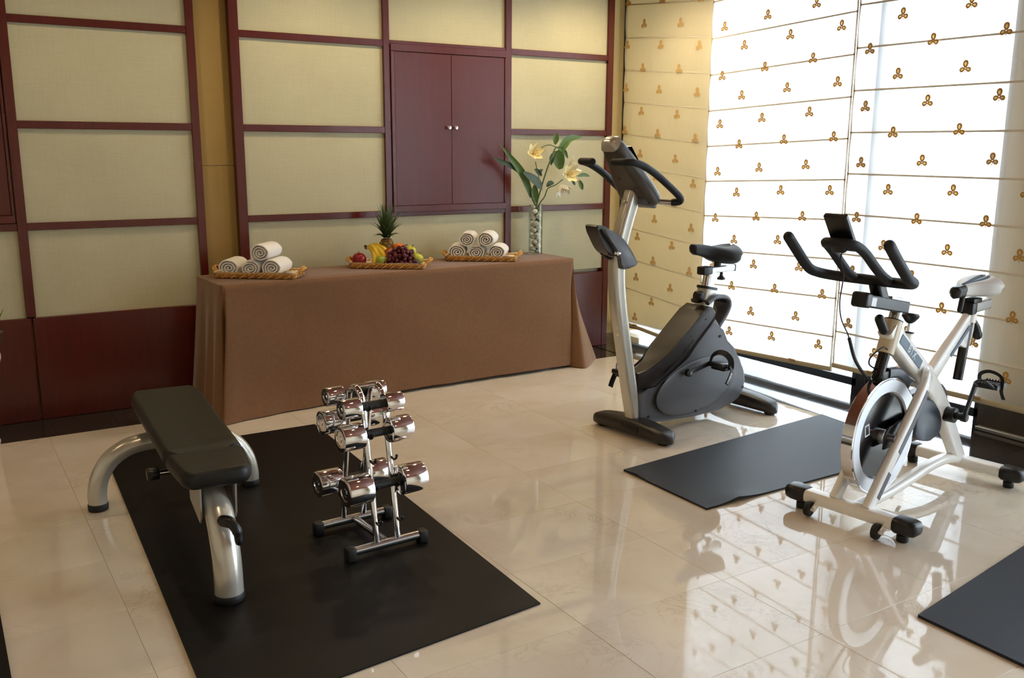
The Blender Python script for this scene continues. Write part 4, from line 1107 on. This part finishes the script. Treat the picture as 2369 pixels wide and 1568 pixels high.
    for s in (1, -1):
        g = [P(.0, s * .06, 1.236), P(.035, s * .12, 1.233), P(.075, s * .165, 1.232), P(.092, s * .186, 1.240), P(.075, s * .192, 1.262), P(.015, s * .190, 1.305), P(-.09, s * .185, 1.372), P(-.175, s * .182, 1.412), P(-.235, s * .178, 1.428), P(-.262, s * .160, 1.430), P(-.268, s * .125, 1.430), P(-.268, s * .075, 1.430)]
        c = cat(g, 6)
        bm = B(); tube(bm, c[:14], .0135, 14); obj('handlebar', bm, 'steel', t, ang=60)
        bm = B(); tube(bm, c[11:], .0178, 16, rnd=True); obj('grip', bm, 'grip_foam', t, ang=60)
    # bottle holder on the post
    o1 = [(-.31, 1.108), (-.275, 1.106), (-.236, 1.093), (-.175, 1.056), (-.118, .997), (-.075, .938), (-.068, .922), (-.115, .908), (-.169, .905), (-.180, .950), (-.222, 1.012), (-.272, 1.066)]
    bm = B(); prism(bm, smooth2(o1, 3), .037, .062, PF, .006, 3); obj('bottle_holder', bm, 'grey_plastic', t, ang=50)
    o2 = [(-.335, 1.122), (-.29, 1.124), (-.236, 1.10), (-.178, 1.037), (-.14, .98), (-.18, .968), (-.223, .975), (-.265, 1.008), (-.306, 1.068)]
    bm = B(); prism(bm, smooth2(o2, 3), -.05, .037, PF, .008, 3); obj('holder_cup', bm, 'foot_plastic', t, ang=50)
    bm = B(); prism(bm, smooth2([(-.322, 1.10), (-.292, 1.098), (-.246, 1.064), (-.222, 1.025), (-.235, 1.02), (-.275, 1.05)], 3), .0365, .0385, PF); obj('cup_hollow_shade', bm, 'rubber', t)  # dark sheet painting the shade of the cup opening on a closed side
    bm = B(); tube(bm, cat([P(-.20, .0, .955), P(-.24, .01, .965), P(-.29, .02, .99)], 4), [.009] * 5 + [.005] * 4, 8); obj('lever', bm, 'black_plastic', t)
    bm = B(); cyl(bm, P(-.195, .03, .985), (1, .4, 0), .009, .03, 12); cyl(bm, P(-.195, .055, .985), (1, .4, 0), .009, .03, 12); obj('holder_bolts', bm, 'chrome', t)
    # cranks and pedals
    CK = (.288, .318)
    bm = B(); cyl(bm, P(CK[0], 0, CK[1]), (0, 1, 0), .014, .26, 14); obj('axle', bm, 'steel', t)
    for s, dx, dz in ((1, .165, .035), (-1, -.165, -.035)):
        c0, c1 = P(CK[0], s * .122, CK[1]), P(CK[0] + dx, s * .135, CK[1] + dz)
        bm = B(); tube(bm, [c0, c1], 1, rect=(.024, .016, .005, 3), upv=(0, 0, 1)); cyl(bm, c0, (0, 1, 0), .022, .024, 18, .004); obj('crank', bm, 'black_plastic', t)
        bm = B(); cyl(bm, c0 + Vector((0, -s * .014, 0)), (0, 1, 0), .008, .006, 12); obj('crank_cap', bm, 'steel', t)
        pc = c1 + Vector((0, -s * .065, 0)); tl = .12
        pd = B(); box(pd, pc, (.095, .10, .026), .006, 2, (0, tl, 0)); box(pd, pc + Vector((.0, 0, -.018)), (.055, .085, .022), .006, 2, (0, tl, 0)); po = obj('pedal', pd, 'black_plastic', t)
        bm = B(); arc = [pc + Vector((-.02, s * .052, .012)), pc + Vector((-.012, s * .045, .045)), pc + Vector((-.004, s * .012, .068)), pc + Vector((0, -s * .03, .066)), pc + Vector((.006, -s * .06, .040)), pc + Vector((.010, -s * .064, .004)), pc + Vector((.012, -s * .058, -.02))]
        tube(bm, cat(arc, 5), 1, rect=(.004, .032, .0015, 1), upv=(0, 0, 1)); obj('toe_strap', bm, 'rubber', po)
        bm = B(); st = [pc + Vector((.010, -s * .063, .006)), pc + Vector((.006, -s * .072, -.025)), pc + Vector((-.012, -s * .074, -.06)), pc + Vector((-.030, -s * .070, -.092))]
        tube(bm, cat(st, 5), 1, rect=(.004, .034, .0015, 2), upv=(0, 1, 0) if False else (.2, -s, 0)); obj('strap_end', bm, 'rubber', po)
        if s == 1:
            q = cat(st, 5)
            bm = B(); tube(bm, [v_ + Vector((0, -.0026, 0)) for v_ in q[6:15]], [.75, .9, 1, 1, 1, 1, 1, .9, .75], rect=(.0012, .020, .0005, 1), upv=(.2, -1, 0)); obj('strap_patch', bm, 'decal_white', po)
            for k in (8, 10, 11, 12, 13):
                bm = B(); box(bm, q[k] + Vector((0, -.0036, 0)), (.007, .001, .004), 0, 1, (0, .5, 0)); obj('patch_mark', bm, 'rubber', po)
    return t
upright_bike()

# ------------------------------------------------------------------ white spinning bike
def spin_bike():
    t = thing('spin_bike', 'white spinning bike with chrome flywheel and black handlebars, by the window', 'exercise bike', (3.077, 2.29, 0), math.radians(7.5))
    # stabilisers
    def stab(s0, half, zc):
        bm = B(); tube(bm, [P(s0, -half, zc), P(s0, half, zc)], 1, rect=(.052, .072, .018, 4), upv=(0, 0, 1)); obj('stabiliser', bm, 'white_paint', t)
        for s in (-1, 1):
            rings = []
            for l, k in ((half - .01, .98), (half, 1.12), (half + .055, 1.12), (half + .075, 1.0), (half + .085, .7)):
                rings.append([P(s0 + y * k, s * l, zc + z * k) for y, z in rrect(.078, .058, .022, 4)])
            bm = B(); loft(bm, rings); obj('end_cap', bm, 'black_plastic', t, ang=60)
            bm = B(); cyl(bm, P(s0 + .005, s * (half + .02), .0145), (0, 0, 1), .023, .029, 18, .004); cyl(bm, P(s0 + .005, s * (half + .02), .03), (0, 0, 1), .010, .03, 10); obj('levelling_foot', bm, 'rubber', t)
    stab(-.012, .205, .068); stab(.93, .205, .068)
    for l in (-.150, .150):
        bm = B(); cyl(bm, P(-.072, l, .034), (0, 1, 0), .032, .022, 22, .004); obj('transport_wheel', bm, 'rubber', t)
        bm = B(); tube(bm, [P(-.03, l + .02, .06), P(-.072, l + .02, .036)], 1, rect=(.03, .008, .003, 2), upv=(0, 0, 1)); cyl(bm, P(-.072, l + .012, .034), (0, 1, 0), .008, .03, 10); obj('wheel_bracket', bm, 'white_paint', t)
    for l in (-.09, .06):
        bm = B(); cyl(bm, P(-.012, l, .098), (0, 0, 1), .006, .02, 10); obj('bolt', bm, 'steel', t)
    HB = Vector((.515, 0, .535))
    # fork legs
    for s in (1, -1):
        g = [P(-.012, s * .072, .085), P(.10, s * .074, .222), P(.22, s * .076, .366), P(.33, s * .076, .496), P(.385, s * .070, .553), P(.43, s * .05, .570), P(.49, s * .012, .555)]
        c = cat(g, 6)
        bm = B(); tube(bm, c, 1, rect=(.056, .034, .012, 4), upv=(-1, 0, .8)); obj('fork_leg', bm, 'white_paint', t, ang=60)
        if s == 1:
            bm = B(); tube(bm, [p_ + Vector((.0205, 0, -.0195)) for p_ in c[1:22]], 1, rect=(.003, .022, .001, 1), upv=(.74, 0, -.67)); 
            bm.free()
            for a, b in ((2, 6), (9, 12), (12.4, 15), (15.4, 18), (18.4, 20.5)):
                a_, b_ = c[int(a)], c[int(b)]
                off = Vector((.0, -.0178, 0))
                dd = (b_ - a_).normalized(); lowv = Vector((dd.z, 0, -dd.x)) * .012
                bm = B(); tube(bm, [a_ + off + lowv, b_ + off + lowv], 1, rect=(.026, .0016, .0006, 1), upv=lowv); obj('fork_decal', bm, 'decal_grey', t)
    # main beam: head -> bottom bracket -> rear stabiliser
    g = [P(.165, 0, .800), P(.215, 0, .745), P(.30, 0, .680), P(.42, 0, .592), P(.535, 0, .505), P(.635, 0, .412), P(.715, 0, .330), P(.80, 0, .225), P(.905, 0, .085)]
    cb = cat(g, 6); n = len(cb)
    bm = B(); tube(bm, cb, [1.0 if i < n * .55 else 1.0 - .22 * (i / n - .55) / .45 for i in range(n)], rect=(.098, .060, .018, 4), upv=(.6, 0, .8)); obj('main_beam', bm, 'white_paint', t, ang=60)
    # seat beam
    g = [P(.865, 0, .765), P(.80, 0, .712), P(.70, 0, .643), P(.60, 0, .570), P(.52, 0, .510)]
    c2 = cat(g, 6)
    bm = B(); tube(bm, c2, [.80 + .28 * i / (len(c2) - 1) for i in range(len(c2))], rect=(.070, .044, .015, 4), upv=(-.6, 0, .8)); obj('seat_beam', bm, 'white_paint', t, ang=60)
    bm = B(); ball(bm, P(.525, 0, .525), (.062, .026, .062), 20, 12); obj('frame_joint', bm, 'white_paint', t)
    # seat sleeve web and decal
    bm = B(); prism(bm, smooth2([(.905, .765), (.875, .78), (.845, .755), (.69, .632), (.70, .612), (.78, .650), (.835, .620), (.872, .628)], 2), -.018, .018, PF, .006, 2); obj('seat_web', bm, 'white_paint', t, ang=50)
    d0, d1 = P(.845, .0235, .722), P(.685, .0235, .607); 
    bm = B(); tube(bm, [d0, d1], 1, rect=(.018, .0016, .0005, 1), upv=(-.58, 0, .8)); obj('beam_decal', bm, 'decal_blue', t)
    # front decal with lettering on the main beam
    def on_beam(i, up_=0.0): return cb[i]
    dirv = (cb[20] - cb[9]).normalized(); upn = Vector((-dirv.z, 0, dirv.x))
    bm = B(); tube(bm, [cb[6] + Vector((0, -.0315, 0)) + upn * .005, cb[17] + Vector((0, -.0315, 0)) + upn * .005], 1, rect=(.040, .0016, .0005, 1), upv=upn); obj('beam_decal', bm, 'decal_blue', t)
    cm = (cb[11] + cb[14]) / 2 + Vector((0, -.033, 0)) + upn * .005
    Mx = Matrix((dirv, upn, dirv.cross(upn))).transposed().to_4x4(); Mx.translation = cm
    text('lettering', 'BTX', .046, 'decal_white', t, Mx)
    # lower tube
    bm = B(); tube(bm, cat([P(.90, 0, .085), P(.78, 0, .108), P(.64, 0, .108), P(.45, 0, .085), P(.25, 0, .065), P(.02, 0, .062)], 6), 1, rect=(.040, .05, .014, 4), upv=(0, 0, 1)); obj('lower_tube', bm, 'white_paint', t, ang=60)
    # flywheel
    WC = P(.163, 0, .343); Rw = .246
    def disc(nm, prof, mt, par=t, ang=30):
        bm = B(); lathe(bm, prof, 64, axisM(WC, (0, 1, 0))); return obj(nm, bm, mt, par, ang=ang)
    rim = B(); pr = [(Rw * .90, -.024), (Rw * .985, -.0255), (Rw, -.023), (Rw, .023), (Rw * .985, .0255), (Rw * .90, .024)]
    M = axisM(WC, (0, 1, 0)); rings = [[M @ Vector((r_ * math.cos(2 * PI * j / 72), r_ * math.sin(2 * PI * j / 72), z)) for j in range(72)] for r_, z in pr]
    loft(rim, rings, closed=True); fwl = obj('flywheel', rim, 'chrome', t, ang=25)
    for sg in (-1, 1):
        bm = B(); rr_ = [[M @ Vector((r_ * math.cos(2 * PI * j / 72), r_ * math.sin(2 * PI * j / 72), sg * z)) for j in range(72)] for r_, z in ((Rw * .735, .018), (Rw * .76, .0245), (Rw * .96, .0262), (Rw * .96, .016), (Rw * .735, .014))]
        loft(bm, rr_, closed=True); obj('rim_face', bm, 'brushed', fwl, ang=25)
    disc('flywheel_disc', [(.02, -.012), (Rw * .70, -.012), (Rw * .745, -.019), (Rw * .745, .019), (Rw * .70, .012), (.02, .012)], 'disc_black', fwl)
    bm = B(); cyl(bm, WC, (0, 1, 0), .016, .15, 14); cyl(bm, WC, (0, 1, 0), .032, .07, 20, .004); obj('hub', bm, 'steel', fwl)
    # small warning sticker on the disc
    bm = box(B(), WC + Vector((-.118, -.0128, .045)), (.034, .0012, .050), 0, 1, (0, -.18, 0)); st_ = obj('sticker', bm, 'decal_white', fwl)
    bm = box(B(), WC + Vector((-.118, -.0136, .045)), (.022, .0012, .036), 0, 1, (0, -.18, 0)); obj('sticker_panel', bm, 'disc_black', fwl)
    # belt guard: near blade beside the wheel and far housing round the bottom bracket
    bb = (.70, .345)
    near = [(.143, .365), (.174, .384), (.34, .402), (.40, .40), (.40, .345), (.346, .330), (.241, .297), (.141, .293)]
    bm = B(); prism(bm, near, .030, .042, PF, .004, 2); obj('axle_guard', bm, 'foot_plastic', t, ang=50)
    ol = []
    for i in range(13): a = -PI / 2 + PI * i / 12; ol.append((bb[0] + .0 + .128 * math.cos(a), bb[1] + .128 * math.sin(a)))
    for i in range(13): a = PI / 2 + PI * i / 12; ol.append((.20 + .085 * math.cos(a), .343 + .085 * math.sin(a)))
    bm = B(); prism(bm, ol, -.085, -.030, PF, .012, 3); obj('belt_guard', bm, 'guard_blue', t, ang=50)
    bm = B(); prism(bm, smooth2([(.42, .30), (.50, .255), (.60, .245), (.66, .28), (.64, .36), (.55, .43), (.46, .44)], 3), -.03, .026, PF, .01, 3); obj('guard_nose', bm, 'guard_blue', t, ang=50)
    # handlebar post
    sl = lambda z: .200 + (z - .81) * .40
    bm = B(); tube(bm, [P(sl(.595), 0, .595), P(sl(.70), 0, .70)], .0235, 18); obj('lower_post', bm, 'disc_black', t)
    bm = B(); tube(bm, [P(sl(.69), 0, .69), P(sl(.818), 0, .818)], .036, 22); obj('head_sleeve', bm, 'cream_paint', t)
    bm = B(); tube(bm, [P(sl(.818), 0, .818), P(sl(.822), 0, .822)], .037, 22); obj('sleeve_ring', bm, 'black_plastic', t)
    bm = B(); tube(bm, [P(sl(.82), 0, .82), P(sl(.905), 0, .905)], .025, 18); obj('upper_post', bm, 'steel', t)
    bm = B(); tube(bm, cat([P(.205, .0, .765), P(.13, .0, .79), P(.10, .01, .80)], 4), .012, 10); obj('lever_neck', bm, 'chrome', t)
    bm = B(); tube(bm, [P(.108, .012, .792), P(.068, .012, .842)], .019, 14, rnd=True); obj('adjuster_lever', bm, 'black_plastic', t)
    # fore-aft slider and handlebar
    bm = B(); tube(bm, [P(.265, 0, .868), P(-.045, 0, .927)], 1, rect=(.05, .058, .008), upv=(0, 0, 1)); obj('bar_slider', bm, 'black_plastic', t)
    bm = box(B(), P(-.055, 0, .93), (.05, .068, .06), .012, 3, (0, .18, 0)); obj('slider_cap', bm, 'black_plastic', t)
    bm = B(); tube(bm, [P(.0, .0305, .917), P(-.035, .0305, .924)], 1, rect=(.034, .002, .0008, 1), upv=(0, 0, 1)); obj('slider_label', bm, 'decal_white', t)
    bm = B(); tube(bm, [P(.26, 0, .896), P(.13, 0, .922)], 1, rect=(.012, .05, .004), upv=(0, 0, 1)); obj('clamp_lever', bm, 'chrome', t)
    bm = B(); tube(bm, cat([P(.09, 0, .91), P(.065, 0, .95), P(.045, 0, .99)], 4), 1, rect=(.055, .05, .012, 3), upv=(1, 0, 0)); obj('bar_riser', bm, 'black_plastic', t)
    G = [(-.262, .205, 1.168), (-.20, .205, 1.112), (-.142, .206, 1.062), (-.10, .205, 1.032), (-.055, .198, 1.016), (-.02, .168, 1.006), (.01, .11, 1.000), (.03, .05, .997)]
    half = [P(*q) for q in G]; other = [P(a, -b, c) for a, b, c in reversed(G)]
    bm = B(); tube(bm, cat(half + [P(.035, 0, .996)] + other, 6), .0205, 16, rnd=True); obj('handlebar', bm, 'grip_foam', t, ang=60)
    L = [(.0, .075, 1.004), (-.05, .072, 1.030), (-.105, .070, 1.068), (-.17, .068, 1.118), (-.225, .062, 1.150), (-.258, .044, 1.160), (-.27, .0, 1.162)]
    hl = [P(*q) for q in L]; ho = [P(a, -b, c) for a, b, c in reversed(L[:-1])]
    bm = B(); tube(bm, cat(hl + ho, 6), .0185, 16); obj('inner_bar', bm, 'grip_foam', t, ang=60)
    # monitor
    bm = box(B(), P(-.238, 0, 1.198), (.022, .094, .165), .007, 3, (0, -.62, 0)); mo = obj('monitor', bm, 'black_plastic', t)
    bm = box(B(), P(-.2275, 0, 1.2055), (.002, .072, .10), .001, 1, (0, -.62, 0)); obj('screen', bm, 'disc_black', mo)
    bm = box(B(), P(-.235, 0, 1.150), (.05, .06, .045), .012, 3, (0, -.42, 0)); obj('monitor_clamp', bm, 'black_plastic', mo)
    # cables
    bm = B(); tube(bm, cat([P(-.22, 0, 1.135), P(-.21, -.01, 1.09), P(-.165, -.02, 1.03), P(-.16, -.03, .93), P(-.14, -.03, .86), P(-.09, -.03, .80), P(-.072, -.03, .775)], 6), .0026, 7); obj('sensor_wire', bm, 'rubber', t)
    bm = B(); tube(bm, cat([P(-.072, -.03, .775), P(-.01, -.03, .675), P(.08, -.02, .590), P(.17, -.005, .545), P(.25, 0, .535), P(.33, 0, .548), P(.345, 0, .575)], 7), .0068, 9); obj('brake_cable', bm, 'rubber', t)
    bm = B(); tube(bm, cat([P(.15, .02, .70), P(.10, .02, .725), P(.05, 0, .69), P(.06, -.01, .655), P(.12, -.01, .625)], 6), .0032, 7); obj('short_cable', bm, 'rubber', t)
    # brake knob
    kd = lambda z: P(.318 + (z - .70) * .16, 0, z)
    bm = B(); tube(bm, [kd(.640), kd(.752)], .021, 18); obj('knob_sleeve', bm, 'white_paint', t)
    bm = B(); cyl(bm, kd(.755), (.16, 0, 1), .025, .008, 18); obj('knob_collar', bm, 'black_plastic', t)
    bm = B(); tube(bm, [kd(.755), kd(.80)], .006, 10); obj('knob_rod', bm, 'steel', t)
    bm = B(); lathe(bm, [(.010, 0), (.020, .008), (.034, .026), (.036, .034), (.030, .042), (.012, .045)], 20, axisM(kd(.792), (.16, 0, 1))); obj('resistance_knob', bm, 'black_plastic', t)
    # brake caliper over the flywheel
    bm = box(B(), P(.135, 0, .602), (.055, .052, .04), .008); obj('brake_block', bm, 'black_plastic', t)
    bm = B(); tube(bm, cat([P(.16, 0, .608), P(.24, 0, .598), P(.30, 0, .565), P(.335, 0, .535)], 5), 1, rect=(.045, .06, .012, 3), upv=(0, 0, 1)); obj('brake_shoe', bm, 'guard_blue', t, ang=60)
    bm = B(); tube(bm, [P(.33, .0, .58), P(.43, .0, .53)], .007, 8); obj('brake_rod', bm, 'steel', t)
    # seat post, slider, saddle
    ps = lambda z: .876 + (z - .77) * .18
    bm = B(); tube(bm, [P(ps(.475), 0, .475), P(ps(.80), 0, .80)], .0215, 18); obj('seat_post', bm, 'disc_black', t)
    bm = B(); tube(bm, [P(ps(.735), 0, .735), P(ps(.775), 0, .775)], .031, 20); obj('post_sleeve', bm, 'white_paint', t)
    bm = B(); tube(bm, [P(.925, .0, .735), P(.955, .0, .700), P(.975, 0, .662)], [.012, .018, .022], 12, rnd=True); obj('seat_lever', bm, 'black_plastic', t)
    bm = B(); tube(bm, [P(.86, 0, .800), P(1.03, 0, .806)], 1, rect=(.046, .052, .008), upv=(0, 0, 1)); obj('saddle_slider', bm, 'alu', t)
    bm = box(B(), P(.86, 0, .800), (.05, .062, .056), .010); obj('slider_cap', bm, 'black_plastic', t)
    bm = B(); tube(bm, [P(.79, .0, .865), P(.775, .0, .80)], .012, 12, rnd=True); obj('front_lever', bm, 'black_plastic', t)
    bm = box(B(), P(.895, 0, .832), (.08, .05, .024), .006); obj('saddle_clamp', bm, 'black_plastic', t)
    rings = []; N = 26
    def sad(w_k, zo, s0, s1, wmax, hb, hn, mt, nm, lo_=0, hi_=1):
        rings = []
        for i in range(N + 1):
            q = i / N; s = s0 + (s1 - s0) * q
            w_ = wmax * (.24 + .76 / (1 + math.exp(-(q - .55) * 11)))
            if q < .06: w_ *= math.sqrt(1 - (1 - q / .06) ** 2) * .8 + .2
            if q > .82: w_ *= math.sqrt(max(.02, 1 - ((q - .82) / .18) ** 2)) * .92 + .08
            h = hn + (hb - hn) * q ** 1.2
            if q > .85: h *= 1 - .5 * ((q - .85) / .15) ** 2
            zt = .908 + .034 * q + zo
            rg = []
            for j in range(30):
                a = 2 * PI * j / 30; x = math.cos(a); y = math.sin(a)
                x_ = math.copysign(abs(x) ** .8, x); yy = math.copysign(abs(y) ** .8, y)
                dip = -.016 * math.exp(-(x_ / .25) ** 2) * (1 if y > 0 else 0) * min(1, q * 2)
                rg.append(P(s, x_ * w_ / 2 * w_k * (1 if y > 0 else .88), zt - h / 2 + yy * h / 2 * (1 if y > 0 else .8) + dip))
            rings.append(rg)
        bm = B(); loft(bm, rings[int(lo_ * N):int(hi_ * N) + 1]); return obj(nm, bm, mt, t, ang=70)
    sad(1, 0, .705, 1.01, .215, .112, .055, 'saddle_grey', 'saddle')
    sad(1.03, .0015, .700, 1.005, .215, .115, .058, 'black_plastic', 'saddle_nose', 0, .25)
    sad(.42, .0028, .705, 1.0, .215, .105, .055, 'decal_blue', 'saddle_groove', .28, .98)
    # cranks and pedals
    ck = (.69, .345)
    bm = B(); cyl(bm, P(ck[0], .01, ck[1]), (0, 1, 0), .016, .22, 14); cyl(bm, P(ck[0], .045, ck[1]), (0, 1, 0), .034, .05, 22, .005); obj('bottom_bracket', bm, 'black_plastic', t)
    for s, dx, dz in ((1, .055, .155), (-1, -.055, -.155)):
        c0, c1 = P(ck[0], s * .105, ck[1]), P(ck[0] + dx, s * .118, ck[1] + dz)
        bm = B(); tube(bm, [c0, c1], 1, rect=(.026, .015, .005, 3), upv=(1, 0, 0)); cyl(bm, c0, (0, 1, 0), .020, .026, 18, .004); obj('crank', bm, 'black_plastic', t)
        pc = c1 + Vector((0, -s * .062, 0))
        pd = B(); 
        for yy in (-.042, .042): box(pd, pc + Vector((0, yy, 0)), (.09, .008, .022), .002, 1)
        for xx in (-.042, .042): box(pd, pc + Vector((xx, 0, 0)), (.008, .084, .022), .002, 1)
        for k in range(7): box(pd, pc + Vector((-.045, -.036 + .012 * k, .012)), (.006, .005, .008)); box(pd, pc + Vector((.045, -.036 + .012 * k, .012)), (.006, .005, .008))
        cyl(pd, pc, (0, 1, 0), .011, .09, 12); box(pd, pc, (.06, .07, .018), .004, 1); po = obj('pedal', pd, 'black_plastic', t, flat=True)
        bm = B(); tube(bm, cat([pc + Vector((-.05, .035, 0)), pc + Vector((-.085, .03, .02)), pc + Vector((-.095, .0, .035)), pc + Vector((-.085, -.03, .02)), pc + Vector((-.05, -.035, 0))], 5), .005, 8); obj('toe_cage', bm, 'black_plastic', po)
        bm = B(); tube(bm, cat([pc + Vector((.0, .045, -.01)), pc + Vector((-.01, .046, .04)), pc + Vector((-.02, .0, .062)), pc + Vector((-.01, -.046, .04)), pc + Vector((0, -.045, -.02)), pc + Vector((.02, -.05, -.06))], 5), 1, rect=(.003, .016, .001, 1), upv=(1, 0, 0)); obj('toe_strap', bm, 'rubber', po)
    return t
spin_bike()
